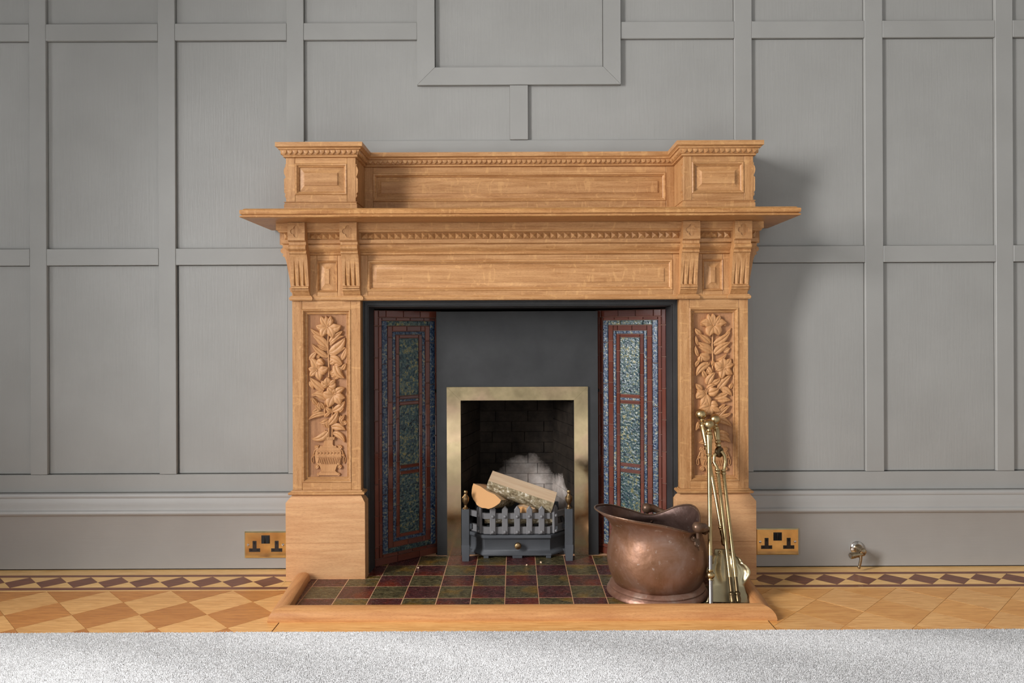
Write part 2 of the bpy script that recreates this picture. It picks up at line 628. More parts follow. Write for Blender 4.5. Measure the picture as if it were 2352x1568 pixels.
def piece(name, x0, x1, z0, z1, y, mat, b=0.0012):
    m = MB(); m.box(x0, x1, y, YB + 0.002, z0, z1, b)
    return m.build(name, mat, wall)


for a, b in ST:
    a2, b2 = max(a, RX0), min(b, RX1)
    if b2 > a2:
        piece('stile', a2, b2, 0.3265, RZ if a != 99 else RZ, YS, M['paint_stile'])
gaps = [(ST[i][1], ST[i + 1][0]) for i in range(len(ST) - 1)]
for gi, (a, b) in enumerate(gaps):
    a, b = max(a, RX0), min(b, RX1)
    if b <= a or (a < 0 < b):
        continue
    for r in ROWS[1:]:
        piece('rail', a + 0.0006, b - 0.0006, r[0], r[1], YS, M['paint_rail'])
    zs = [(0.3265, 1.059), (1.117, 1.846), (1.905, 2.78), (2.84, RZ)]
    for z0, z1 in zs:
        k1, k2 = (0.0042, 0.0036) if (abs(a + 1.2055) < .01 and z0 < 1) else (0.0012, 0.0012)
        piece('wall_panel', a + k1, b - k2, z0 + 0.001, z1 - 0.001, YP, M['paint_panel'])
# bottom rails stop at the chimneypiece
piece('rail', RX0, -0.7545, ROWS[0][0] + 0.002, ROWS[0][1], YS, M['paint_rail'])
piece('rail', 0.757, RX1, ROWS[0][0] + 0.002, ROWS[0][1], YS, M['paint_rail'])
# middle bay above the mantel: picture panel in a mitred frame
XA, XB = -0.754, 0.756
piece('rail', XA + .0006, -0.3566, 1.846, 1.905, YS, M['paint_rail'])
piece('rail', 0.3566, XB - .0006, 1.846, 1.905, YS, M['paint_rail'])
piece('rail', XA + .0006, XB - .0006, 1.43, 1.493, YS + 0.004, M['paint_rail'])
piece('stile', -0.0315, 0.0320, 1.494, 1.6845, YS, M['paint_stile'])
for poly, mt in (([(-0.356, 1.6855), (-0.356, 2.9), (-0.2945, 2.9), (-0.2945, 1.7463)], 'paint_stile'),
                 ([(0.2965, 1.7463), (0.2965, 2.9), (0.3563, 2.9), (0.3563, 1.6855)], 'paint_stile'),
                 ([(-0.3555, 1.685), (-0.2938, 1.7458), (0.2958, 1.7458), (0.3558, 1.685)], 'paint_rail')):
    m = MB(); m.prism(poly, YS - 0.004, YB); m.build('picture_frame_moulding', M[mt], wall)
piece('wall_panel', -0.2935, 0.2955, 1.747, 2.9, YP, M['paint_panel'])
piece('wall_panel', XA + .001, -0.357, 1.906, RZ, YP, M['paint_panel'])
piece('wall_panel', 0.3575, XB - .001, 1.906, RZ, YP, M['paint_panel'])
piece('wall_panel', -0.356, 0.3565, 2.902, RZ, YP, M['paint_panel'])
for s, (xa, xb) in ((-1, (XA + .001, -0.0322)), (1, (0.0326, XB - .001))):
    m = MB()
    if s < 0:
        poly = [(xa, 1.494), (xa, 1.845), (-0.357, 1.845), (-0.357, 1.6845), (xb, 1.6845), (xb, 1.494)]
    else:
        poly = [(xb, 1.494), (xb, 1.845), (0.3575, 1.845), (0.3575, 1.6845), (xa, 1.6845), (xa, 1.494)]
    m.prism(poly, YP, YB); m.build('wall_panel', M['paint_panel'], wall)
piece('wall_panel', XA + .001, XB - .001, 0.94, 1.429, YP, M['paint_panel'])

# skirting boards with a moulded cap, stopping against the chimneypiece plinths
SK = [(0.0, 0.004), (0.0, 0.186), (0.002, 0.189), (0.004, 0.190), (0.009, 0.192), (0.012, 0.198), (0.010, 0.205), (0.004, 0.209),
      (0.003, 0.212), (0.002, 0.224), (0.000, 0.236), (-0.003, 0.244), (-0.004, 0.248), (-0.002, 0.2495), (-0.001, 0.254),
      (-0.002, 0.259), (-0.006, 0.263)]
for nm, xa, xb in (('baseboard_left', RX0, -0.7545), ('baseboard_right', 0.757, RX1)):
    m = MB()
    m.mould([(xa, -0.037), (xb, -0.037)], [(-0.04, 0.004)] + SK + [(-0.04, 0.263)])
    o = m.build(nm, M['paint_skirt'], None); tag(o, kind='structure')
    m = MB(); m.box(xa, xb, -0.034, 0.0, 0.0, 0.006); m.build('shadow_gap', M['shadow_gap'], o)

# other walls with window openings, ceiling
m = MB()
m.box(RX0 - .2, RX0, RY, -3.17, 0, RZ); m.box(RX0 - .2, RX0, -2.27, -1.37, 0, RZ); m.box(RX0 - .2, RX0, -0.83, 0.14, 0, RZ)
for ya, yb in ((-3.17, -2.27), (-1.37, -0.83)):
    m.box(RX0 - .2, RX0, ya, yb, 0, 0.68); m.box(RX0 - .2, RX0, ya, yb, 2.97, RZ)
tag(m.build('wall_left', M['room_white']), kind='structure')
m = MB(); m.box(RX1, RX1 + .2, RY, 0.14, 0, RZ); tag(m.build('wall_right', M['room_white']), kind='structure')
m = MB()
m.box(RX0, -1.55, RY - .2, RY, 0, RZ); m.box(1.95, RX1, RY - .2, RY, 0, RZ)
m.box(-1.55, 1.95, RY - .2, RY, 0, 0.55); m.box(-1.55, 1.95, RY - .2, RY, 2.95, RZ)
tag(m.build('wall_front', M['room_white']), kind='structure')
m = MB(); m.box(RX0 - .2, RX1 + .2, RY - .2, 0.14, RZ, RZ + .1); tag(m.build('ceiling', M['room_white']), kind='structure')
for k, (ya, yb) in enumerate(((-3.17, -2.27), (-1.37, -0.83))):
    m = MB(); y = (ya + yb) / 2
    m.box(RX0 - .12, RX0 - .06, ya, ya + .05, .68, 2.97); m.box(RX0 - .12, RX0 - .06, yb - .05, yb, .68, 2.97)
    m.box(RX0 - .12, RX0 - .06, ya + .05, yb - .05, .68, .74); m.box(RX0 - .12, RX0 - .06, ya + .05, yb - .05, 2.91, 2.97)
    m.box(RX0 - .12, RX0 - .06, ya + .05, yb - .05, 1.8, 1.84)
    tag(m.build('window_%d' % (k + 1), M['room_white']), kind='structure')
m = MB()
m.box(-1.55, 1.95, RY - .12, RY - .06, .55, .62); m.box(-1.55, 1.95, RY - .12, RY - .06, 2.88, 2.95)
for x in (-1.55, -0.40, 0.74, 1.89):
    m.box(x, x + .06, RY - .12, RY - .06, .62, 2.88)
tag(m.build('window_3', M['room_white']), kind='structure')  # unseen window, added to go with the fill lamp behind the camera

# ---------------------------------------------------------------- floor: parquet with a marquetry border
m = MB(); m.box(RX0, RX1, RY, -0.0, -0.05, -0.0012)
m.box(-0.515, 0.515, 0.0, 0.42, -0.05, -0.0012)
floor = tag(m.build('floor', M['floor_gap']), kind='structure')
FX0, FX1 = -0.778, 0.7785


def clip(poly, ax, lim, keep_less):
    out = []
    n = len(poly)
    for i in range(n):
        p, q = poly[i], poly[(i + 1) % n]
        ip = (p[ax] <= lim) if keep_less else (p[ax] >= lim)
        iq = (q[ax] <= lim) if keep_less else (q[ax] >= lim)
        if ip: out.append(p)
        if ip != iq:
            t = (lim - p[ax]) / (q[ax] - p[ax])
            out.append((p[0] + t * (q[0] - p[0]), p[1] + t * (q[1] - p[1])))
    return out


def clip_box(poly, x0, x1, y0, y1):
    for ax, lim, less in ((0, x0, False), (0, x1, True), (1, y0, False), (1, y1, True)):
        if poly: poly = clip(poly, ax, lim, less)
    return poly


def shrink(poly, g):
    cx = sum(p[0] for p in poly) / len(poly); cy = sum(p[1] for p in poly) / len(poly)
    out = []
    n = len(poly)
    for i in range(n):
        p0, p1, p2 = (Vector(poly[(i + k) % n]) for k in (-1, 0, 1))
        d1 = (p1 - p0); d2 = (p2 - p1)
        if d1.length < 1e-6 or d2.length < 1e-6: continue
        d1.normalize(); d2.normalize()
        n1 = Vector((-d1.y, d1.x)); n2 = Vector((-d2.y, d2.x))
        if n1.dot(Vector((cx, cy)) - p1) < 0: n1 = -n1
        if n2.dot(Vector((cx, cy)) - p1) < 0: n2 = -n2
        mm = (n1 + n2) / max(0.3, 1 + n1.dot(n2))
        out.append((p1.x + mm.x * g, p1.y + mm.y * g))
    return out


def poly_area(p):
    return abs(sum(p[i][0] * p[(i + 1) % len(p)][1] - p[(i + 1) % len(p)][0] * p[i][1] for i in range(len(p)))) / 2


def floor_piece(name, poly, mat, top=0.0, g=0.0003):
    if len(poly) < 3 or poly_area(poly) < 2e-5: return
    q = shrink(poly, g)
    if len(q) < 3: return
    m = MB(); m.slab(q, -0.004, top + random.uniform(-0.0002, 0.0002))
    return m.build(name, mat, floor, sharp=0)


XL, XR = RX0 + .01, RX1 - .01
for sx, (xa, xb) in ((-1, (XL, FX0)), (1, (FX1, XR))):
    def rect(y0, y1): return [(xa, y0), (xb, y0), (xb, y1), (xa, y1)]
    floor_piece('border_plank', rect(-0.090, -0.004), M['pq_strip'])
    floor_piece('border_strip', rect(-0.112, -0.090), M['pq_walnut'])
    floor_piece('border_strip', rect(-0.235, -0.2125), M['pq_walnut'])
    floor_piece('border_strip', rect(-0.2455, -0.2355), M['pq_strip'])
# band of diamonds, clear of the plinths; it runs on past the plinth foot in front of them
PIT = 0.1025
yt, yb = -0.112, -0.2125
ym = (yt + yb) / 2


def band(xs, x0, x1):
    for x in xs:
        h = PIT / 2
        floor_piece('border_diamond', clip_box([(x, yt), (x + h, ym), (x, yb), (x - h, ym)], x0, x1, yb, yt), M['pq_walnut'])
        floor_piece('border_triangle', clip_box([(x, yt), (x + PIT, yt), (x + h, ym)], x0, x1, yb, yt), M['pq_strip'])
        floor_piece('border_triangle', clip_box([(x, yb), (x + h, ym), (x + PIT, yb)], x0, x1, yb, yt), M['pq_strip'])


band([-1.653 - 16 * PIT + k * PIT for k in range(26)], XL, FX0)
band([0.8151 - PIT + k * PIT for k in range(26)], FX1, XR)
# small returns of the border in front of the plinths, up to the fender
for xa, xb in ((FX0, -0.705), (0.705, FX1)):
    s = -1 if xa < 0 else 1
    pl = [(xa, -0.2125), (xb, -0.2125), (xb, -0.1635), (xa, -0.1635)]
    floor_piece('border_triangle', pl, M['pq_strip'])
    floor_piece('border_strip', [(xa, -0.235), (xb, -0.235), (xb, -0.2125), (xa, -0.2125)], M['pq_walnut'])
    floor_piece('border_strip', [(xa, -0.2455), (xb, -0.2455), (xb, -0.2355), (xa, -0.2355)], M['pq_strip'])
# big parquet diamonds
HD = 0.0988
YR = [-0.2454, -0.3442, -0.443, -0.5418, -0.6406]
YF = -0.66
for sx in (-1, 1):
    xa, xb = (XL, -0.690) if sx < 0 else (0.698, XR)
    ph = -1.413 - HD if sx < 0 else 0.80
    for r, yc in enumerate(YR):
        off = 0 if r % 2 else HD
        k0 = int((xa - ph) / (2 * HD)) - 2
        for k in range(k0, k0 + 18):
            x = ph + off + k * 2 * HD
            pl = clip_box([(x, yc + HD), (x + HD, yc), (x, yc - HD), (x - HD, yc)], xa, xb, YF, -0.2458)
            if len(pl) < 3: continue
            if sx < 0:
                mt = M['pq_grain_shade'] if r % 2 == 0 else M['pq_light']
            else:
                mt = M['pq_grain_half_shade'] if r % 2 == 0 else M['pq_light']
            floor_piece('parquet_block', pl, mt, 0.0, 0.0005)
floor_piece('floor_board', [(-0.6865, -0.66), (0.6945, -0.66), (0.6945, -0.455), (-0.6865, -0.455)], M['pq_light'], 0.0018)

# ---------------------------------------------------------------- fitted carpet with real pile
CE = -0.598
m = MB(); m.box(RX0 + .02, RX1 - .02, RY + .02, CE, 0.0002, 0.0098, 0.0)
carpet = m.build('carpet', M['carpet_back'])
tag(carpet, 'pale grey cut-pile fitted carpet laid in front of the wooden floor border', 'carpet')
import numpy as np
rng = np.random.default_rng(3)
px, py = 0.0025, 0.0025
gx = np.arange(-1.62, 1.62, px); gy = np.arange(CE - 0.34, CE + 0.001, py)
def grid(x0, x1, y0, y1, p):
    a, b = np.meshgrid(np.arange(x0, x1, p), np.arange(y0, y1, p))
    return a.ravel(), b.ravel(), np.full(a.size, p / px)


XX, YY = np.meshgrid(gx, gy)
XX, YY, SC = XX.ravel(), YY.ravel(), np.ones(XX.size)
for g_ in (grid(RX0 + .03, -1.62, CE - .34, CE, .005), grid(1.62, RX1 - .03, CE - .34, CE, .005), grid(RX0 + .03, RX1 - .03, CE - 1.5, CE - .34, .0062)):
    XX, YY, SC = np.concatenate([XX, g_[0]]), np.concatenate([YY, g_[1]]), np.concatenate([SC, g_[2]])
n = XX.size
XX = XX.ravel() + rng.uniform(-.0011, .0011, n); YY = YY.ravel() + rng.uniform(-.0011, .0011, n)
hh = 0.0125 + rng.uniform(-0.0007, 0.0007, n) + 0.0006 * np.sin(XX * 21 + 3 * np.sin(YY * 17)) * np.sin(YY * 33 + XX * 8)
lean = np.sin(XX * 5.1 + 2 * np.sin(YY * 9)) * 0.0006
tx = XX + lean + rng.uniform(-.0013, .0013, n); ty = YY + rng.uniform(-.0013, .0013, n)
r = rng.uniform(.0020, .0025, n) * SC
hh = 0.0095 + (hh - 0.0095) * SC
ang = rng.uniform(0, 2 * pi, n)
V = np.zeros((n, 4, 3))
for k in range(3):
    a = ang + k * 2 * pi / 3
    V[:, k, 0] = XX + np.cos(a) * r; V[:, k, 1] = YY + np.sin(a) * r; V[:, k, 2] = 0.0095
V[:, 3, 0] = tx; V[:, 3, 1] = ty; V[:, 3, 2] = hh
tri = np.array([[0, 1, 3], [1, 2, 3], [2, 0, 3]])
F = (np.arange(n)[:, None, None] * 4 + tri[None]).reshape(-1)
me = bpy.data.meshes.new('pile')
me.vertices.add(n * 4); me.vertices.foreach_set('co', V.reshape(-1))
me.loops.add(len(F)); me.loops.foreach_set('vertex_index', F)
nt = len(F) // 3
me.polygons.add(nt); me.polygons.foreach_set('loop_start', np.arange(nt) * 3)
me.update(calc_edges=True); me.validate()
me.materials.append(M['carpet'])
o = bpy.data.objects.new('pile', me); COL.objects.link(o); attach(o, carpet); o['kind'] = 'stuff'
m = MB(); m.box(RX0 + .03, RX1 - .03, RY + .03, CE - 1.5, 0.008, 0.012); m.build('pile_bed', M['carpet'], carpet)

# ================================================================ OAK CHIMNEYPIECE
sur = empty('fireplace_surround', (0, -0.08, 0), 'carved honey-oak chimneypiece with bracketed mantel shelf and panelled overmantel against the grey wall', 'fireplace')
# plinths: two boards each, upper board chamfered at the top
PY, CY = -0.162, -0.145          # front of plinth, front of column
for sx in (-1, 1):
    xa, xb = (-0.7765, -0.515) if sx < 0 else (0.515, 0.7765)
    path = [(xa, -0.013 if sx < 0 else -0.06), (xa, PY), (xb, PY), (xb, -0.06 if sx < 0 else -0.013)]
    pl = empty('plinth', (sx * 0.645, -0.09, 0)); attach(pl, None)
    pl.parent = sur; pl.matrix_parent_inverse = WORLD[sur.name].inverted()
    m = MB(); m.mould(path, [(0, 0.0), (0, 0.1247), (-0.0010, 0.1255)], top=True); m.build('plinth_board', M['oak_plinth'], pl)
    m = MB(); m.mould(path, [(-0.0010, 0.1258), (0, 0.1266), (0, 0.259), (-0.018, 0.283)], top=True, bottom=True); m.build('plinth_board', M['oak_plinth'], pl)
    ca, cb = (-0.7575, -0.5305) if sx < 0 else (0.5305, 0.7575)
    path2 = [(ca, -0.013 if sx < 0 else -0.06), (ca, CY), (cb, CY), (cb, -0.06 if sx < 0 else -0.013)]
    m = MB(); m.mould(path2, [(-0.01, 0.2832), (0.010, 0.2832), (0.0125, 0.286), (0.0125, 0.290), (0.009, 0.2925), (0.005, 0.2932), (0.003, 0.297), (-0.01, 0.2972)])
    m.build('base_moulding', M['oak_x'], pl)

# carved lilies ------------------------------------------------------------
class Carve:
    """relief leaves, petals, stems laid on a panel; (u, v) are measured units, mapped onto the panel plane"""
    def __init__(s, fx, fz, y):
        s.m = MB(); s.fx = fx; s.fz = fz; s.y = y

    def P(s, u, v): return Vector((s.fx(u), s.fz(v)))

    def leaf(s, b, t, wd, bend=0.12, h=0.0085, e=0.002, groove=0.35, tip=0.35, shape=0.75, curl=0.0):
        B, T = s.P(*b), s.P(*t)
        d = T - B; ln = d.length
        pr = Vector((-d.y, d.x))
        C = (B + T) / 2 + pr * bend
        W = wd * KU / 2 * 1.08; h = h * 1.15; groove = groove * 1.3
        N = 9
        ss = (-1.0, -0.98, -0.6, -0.2, 0.0, 0.2, 0.6, 0.98, 1.0)
        vs = []; fs = []
        for i in range(N + 1):
            q = i / N
            p = B * (1 - q) ** 2 + C * 2 * q * (1 - q) + T * q * q
            dd = ((C - B) * 2 * (1 - q) + (T - C) * 2 * q).normalized()
            nn = Vector((-dd.y, dd.x))
            wq = W * (max(0.0, sin(pi * min(1, 0.04 + 0.96 * q) ** shape)) ** 0.75 * 0.97 + 0.03 * (1 - q))
            for k, sg in enumerate(ss):
                if k in (0, 8):
                    dep = -0.001
                else:
                    hx = h * (1 - 0.55 * sg * sg) - groove * h * exp(-(sg / 0.22) ** 2)
                    dep = e + hx * (0.45 + 0.55 * sin(pi * q)) + tip * h * q * q + curl * sg * h
                x = p.x + nn.x * wq * sg; z = p.y + nn.y * wq * sg
                vs.append((x, s.y - dep, z))
        m = len(ss)
        for i in range(N):
            for k in range(m - 1):
                fs.append((i * m + k, (i + 1) * m + k, (i + 1) * m + k + 1, i * m + k + 1))
        fs.append(tuple(range(m))); fs.append(tuple(N * m + k for k in range(m)))
        s.m.add(vs, fs)

    def stem(s, pts, wd, e=0.002):
        P3 = []
        for u, v in pts:
            p = s.P(u, v); P3.append((p.x, s.y - e - wd * KU * 0.35, p.y))
        s.m.tube(P3, wd * KU / 2, 8)

    def disc(s, c, rr, h=0.006, e=0.0):
        p = s.P(*c); R = rr * KU
        mat = Matrix.Translation((p.x, s.y - e, p.y)) @ Matrix.Rotation(radians(90), 4, 'X')
        s.m.lathe([(R, -0.001), (R, h * .6), (R * .8, h * .95), (R * .45, h * .8), (R * .3, h * .95), (0.0001, h)], 14, mat)

    def poly(s, pts, h, e=0.0):
        q = [s.P(*p) for p in pts]
        s.m.prism([(p.x, p.y) for p in q], s.y - e - h, s.y + 0.001)

    def flower(s, c, petals, stam=(), h=0.0095, e=0.004):
        for t, wd, bd in petals:
            s.leaf(c, t, wd, bd, h, e, groove=0.25, tip=0.3, shape=0.95)
        for t in stam:
            s.stem([c, ((c[0] + t[0]) / 2 + 4, (c[1] + t[1]) / 2), t], 11, e + 0.006)


KU = 0.0002122          # metres per measured unit on the panel plane


def urn(c, mid, v0):
    """vase at the foot of the carving, v0 = height of its rim"""
    def sym(pts): return [(mid - a, v0 + b) for a, b in pts] + [(mid + a, v0 + b) for a, b in reversed(pts)]
    for k in range(8):
        a0 = -108 + k * 27
        c.poly([(mid + a0 + 2, v0), (mid + a0 + 25, v0), (mid + (a0 + 25) * .93, v0 + 44), (mid + (a0 + 2) * .93, v0 + 44)], 0.0085)
    c.poly(sym([(82, 44), (72, 60), (70, 120), (86, 142)]), 0.006)
    c.poly(sym([(128, 142), (132, 168)]), 0.0075)
    c.poly(sym([(140, 168), (190, 205), (205, 240), (212, 290), (210, 330), (196, 400), (168, 442)]), 0.006)
    c.poly(sym([(194, 210), (199, 218)]), 0.0078); c.poly(sym([(208, 290), (208, 312)]), 0.0085)
    for k in range(15):
        u = mid - 182 + k * 26
        if k % 2 == 0:
            c.poly([(u, 252 + v0), (u + 13, 232 + v0), (u + 26, 252 + v0), (u + 13, 274 + v0)], 0.008)
        else:
            c.disc((u + 13, v0 + 252), 9, 0.008)
    for k in range(13):
        u = mid - 172 + k * 28
        c.m.cur = 0
        b = 16 if abs(k - 6) > 4 else 0
        c.poly([(u - 2, 420 + v0 - b), (u + 10, 424 + v0 - b), (u + 34, 330 + v0), (u + 22, 326 + v0)], 0.0092)
    c.poly(sym([(150, 440), (130, 470), (112, 520), (105, 535)]), 0.0068)
    c.poly(sym([(118, 535), (122, 552)]), 0.008)
    c.poly(sym([(130, 552), (160, 575), (150, 605)]), 0.0062)
    for su in (-1, 1):
        c.disc((mid + su * 185, v0 + 165), 36, 0.0075); c.disc((mid + su * 180, v0 + 470), 36, 0.0075)
        c.disc((mid + su * 160, v0 + 590), 26, 0.007); c.disc((mid + su * 232, v0 + 290), 22, 0.0075)
        c.stem([(mid + su * 150, v0 + 130), (mid + su * 175, v0 + 190), (mid + su * 215, v0 + 215), (mid + su * 232, v0 + 270)], 22)
        c.stem([(mid + su * 248, v0 + 300), (mid + su * 268, v0 + 340), (mid + su * 262, v0 + 400), (mid + su * 244, v0 + 414),
                (mid + su * 232, v0 + 390), (mid + su * 236, v0 + 330), (mid + su * 248, v0 + 300)], 16)


def carve_left(c):
    L_ = c.leaf
    c.stem([(648, 520), (640, 700), (650, 900), (655, 1060), (652, 1210)], 26)
    # leaves on the main stem
    L_((575, 590), (368, 440), 78, 0.08); L_((632, 745), (402, 548), 120, -0.16)
    L_((636, 780), (470, 690), 60, 0.1); L_((636, 890), (390, 682), 92, 0.12)
    L_((350, 940), (470, 800), 76, 0.05, h=.005); L_((668, 660), (880, 480), 90, 0.05)
    L_((676, 705), (905, 560), 60, 0.25, h=.006); L_((668, 820), (915, 585), 140, -0.2); L_((668, 858), (925, 745), 120, 0.2, h=.006)
    L_((850, 935), (928, 740), 70, -0.12, h=.005); L_((672, 900), (868, 1010), 110, 0.2)
    L_((665, 990), (760, 900), 90, -0.2, h=.006)
    # top lily
    c.flower((640, 425), [((540, 245), 100, 0.1), ((620, 240), 80, 0), ((695, 245), 90, -0.1), ((462, 395), 120, 0.18), ((850, 392), 140, -0.28),
                          ((735, 300), 80, .1)], ((600, 345), (625, 335), (655, 325), (695, 345)))
    c.flower((640, 420), [((562, 575), 125, -0.25), ((718, 590), 135, 0.22)], e=.006)
    c.disc((482, 415), 26, .009)
    # left lily and its bud
    c.flower((475, 1085), [((375, 905), 120, -0.1), ((338, 1065), 105, 0.1), ((360, 1195), 105, -0.05), ((520, 1255), 115, 0.05),
                           ((598, 1165), 90, 0.1), ((648, 1050), 130, -0.25), ((555, 930), 130, 0.15)], ((440, 1075), (455, 1125), (480, 1140)))
    c.disc((488, 884), 30, .009); c.leaf((470, 960), (590, 1005), 120, .1, h=.012, e=.006)
    # right curl
    L_((690, 1190), (765, 1080), 100, -0.3); c.disc((715, 1140), 46, .010); L_((755, 1020), (905, 1225), 120, -0.28, h=.01, e=.004)
    L_((745, 1235), (860, 1040), 130, 0.1, h=.006); L_((868, 1090), (928, 990), 70, 0); L_((740, 1010), (865, 1000), 60, -.2)
    # lower flowers
    c.flower((650, 1335), [((545, 1265), 110, .2), ((762, 1300), 130, -.3), ((640, 1205), 120, .1), ((760, 1240), 80, -.1), ((560, 1370), 70, -.1)],
             ((620, 1310), (645, 1300), (672, 1305)))
    L_((575, 1410), (360, 1205), 110, .08, e=.004); L_((560, 1420), (372, 1490), 80, .12); L_((340, 1280), (410, 1400), 60, .1, h=.005)
    c.flower((740, 1480), [((568, 1440), 150, .25), ((650, 1690), 140, -.12), ((838, 1640), 140, .15), ((905, 1375), 105, .15), ((915, 1530), 115, -.1),
                           ((640, 1360), 110, .1), ((760, 1390), 70, .1)], ((780, 1405), (800, 1415), (815, 1435), (795, 1450)), e=.005)
    L_((612, 1555), (415, 1475), 100, -.25, e=.004); L_((400, 1580), (375, 1530), 40, .1)
    c.stem([(598, 1560), (590, 1680), (586, 1830)], 24)
    L_((470, 1640), (395, 1520), 70, .1); L_((520, 1730), (425, 1640), 70, -.1); L_((515, 1720), (500, 1590), 60, .1); L_((575, 1710), (520, 1600), 66, -.1)
    L_((500, 1700), (392, 1745), 80, .25); c.disc((412, 1762), 26, .008)
    L_((592, 1785), (332, 1875), 80, -.2); L_((705, 1760), (610, 1670), 80, .15); L_((715, 1740), (905, 1580), 110, -.22); L_((800, 1760), (890, 1690), 60, 0)
    c.stem([(715, 1660), (708, 1760), (690, 1850)], 22)
    L_((650, 1950), (800, 1735), 100, -.12, e=.005); L_((700, 1960), (815, 1810), 90, .12); L_((640, 1875), (508, 1915), 80, .3)
    L_((600, 1830), (690, 1760), 60, .2); L_((690, 1995), (915, 2040), 110, .25); L_((830, 1810), (890, 1975), 60, -.15)
    L_((840, 1900), (905, 1800), 60, .1); c.disc((902, 1925), 38, .010)
    L_((635, 2060), (382, 2175), 110, .32, e=.004); L_((715, 2090), (900, 2235), 90, .35); L_((620, 2000), (580, 1900), 50, .1)
    L_((640, 2010), (630, 1880), 60, .0)
    c.stem([(655, 1900), (650, 2020), (648, 2150)], 26); c.stem([(590, 2040), (592, 2150)], 22); c.stem([(705, 1990), (700, 2150)], 22)
    urn(c, 640, 2145)


def carve_right(c):
    L_ = c.leaf
    c.stem([(528, 500), (520, 700), (528, 900), (520, 1150)], 26)
    c.flower((535, 390), [((455, 200), 90, .1), ((530, 195), 110, 0), ((640, 225), 100, -.1), ((335, 345), 130, -.28), ((740, 345), 130, .28)],
             ((495, 300), (525, 290), (550, 290), (585, 300)))
    c.flower((540, 395), [((470, 550), 150, -.25), ((610, 540), 140, .25)], e=.006); c.disc((368, 365), 28, .009); c.disc((705, 368), 24, .009)
    L_((350, 520), (245, 425), 80, .15); L_((490, 660), (310, 520), 90, -.08); L_((300, 690), (255, 545), 46, .1)
    L_((505, 740), (300, 640), 100, .15); L_((520, 810), (300, 720), 110, -.15); L_((300, 860), (250, 700), 60, .12)
    L_((545, 680), (800, 480), 110, -.12); L_((545, 700), (815, 420), 60, -.12, h=.006); L_((550, 830), (805, 640), 110, .1)
    L_((560, 800), (720, 660), 60, .15, h=.006); L_((700, 800), (800, 740), 90, .1, h=.005)
    L_((480, 890), (320, 830), 130, .1); L_((330, 960), (350, 840), 80, .1); L_((250, 1030), (320, 920), 60, .1)
    L_((470, 985), (265, 1170), 110, -.28, e=.004); L_((470, 960), (420, 1000), 60, .2); c.disc((460, 1110), 42, .010); L_((430, 1040), (500, 1140), 80, .2)
    L_((430, 1200), (360, 1070), 80, .1); L_((530, 1020), (530, 930), 60, 0)
    # right lily, drooping
    c.flower((700, 1050), [((560, 960), 150, .15), ((570, 1090), 110, -.15), ((680, 890), 150, .05), ((800, 900), 120, -.1), ((850, 990), 100, .1),
                           ((830, 1150), 110, -.1), ((660, 1220), 110, -.1)], ((690, 1100), (735, 1110), (765, 1090)), e=.005)
    L_((590, 930), (740, 830), 50, -.25, h=.009)
    L_((440, 1310), (560, 1120), 110, .18, e=.004); L_((500, 1300), (640, 1210), 90, -.2); L_((615, 1380), (815, 1160), 110, .1)
    L_((440, 1380), (580, 1310), 70, .25); L_((360, 1390), (255, 1295), 90, .1); L_((640, 1380), (820, 1490), 100, .3); L_((800, 1380), (830, 1290), 60, .1)
    c.flower((420, 1460), [((260, 1530), 130, -.3), ((330, 1640), 120, .2), ((470, 1650), 120, -.1), ((270, 1400), 90, .1)],
             ((375, 1395), (400, 1380), (430, 1385)))
    L_((450, 1440), (610, 1370), 140, -.15, h=.012, e=.005)
    L_((560, 1520), (770, 1430), 110, -.15); L_((600, 1560), (800, 1560), 100, .15)
    c.flower((480, 1640), [((310, 1690), 130, .1), ((380, 1790), 120, .2), ((500, 1800), 130, -.2), ((600, 1640), 130, .2), ((640, 1730), 100, -.1)], e=.005)
    L_((560, 1800), (720, 1620), 80, .1); L_((600, 1830), (790, 1640), 80, .12); L_((620, 1830), (810, 1760), 70, -.1); L_((520, 1790), (560, 1620), 60, 0)
    L_((560, 1850), (820, 1980), 100, .22); L_((300, 1900), (250, 2030), 60, .1); L_((470, 1900), (280, 2010), 80, -.2)
    L_((560, 2130), (800, 2230), 110, .32); L_((480, 2120), (300, 2230), 100, .3); L_((600, 2080), (780, 2110), 90, .2)
    c.stem([(535, 1850), (540, 2000), (540, 2180)], 26); c.stem([(470, 1950), (480, 2180)], 22); c.stem([(600, 1900), (590, 2180)], 22)
    urn(c, 535, 2165)


def boards_and_panel(parent, x0, x1, z0, z1, px0, px1, pz0, pz1, yf, depth, ydeep, prof, panel_mat, stile_full=True, bev=0.0008):
    """frame-and-panel joinery: two stiles, two rails, a mitred moulding and the panel"""
    for a, b in ((x0, px0), (px1, x1)):
        m = MB(); m.box(a, b, yf, ydeep, z0, z1, bev); m.build('stile', M['oak_z'], parent)
    for a, b in ((z0, pz0), (pz1, z1)):
        m = MB(); m.box(px0 + .0006, px1 - .0006, yf + 0.0003, yf + depth, a, b, bev); m.build('rail', M['oak_x'], parent)
    m = MB(); m.frame(px0, px1, pz0, pz1, [(i, yf + d) for i, d in prof]); m.build('panel_moulding', M['oak_x'], parent)


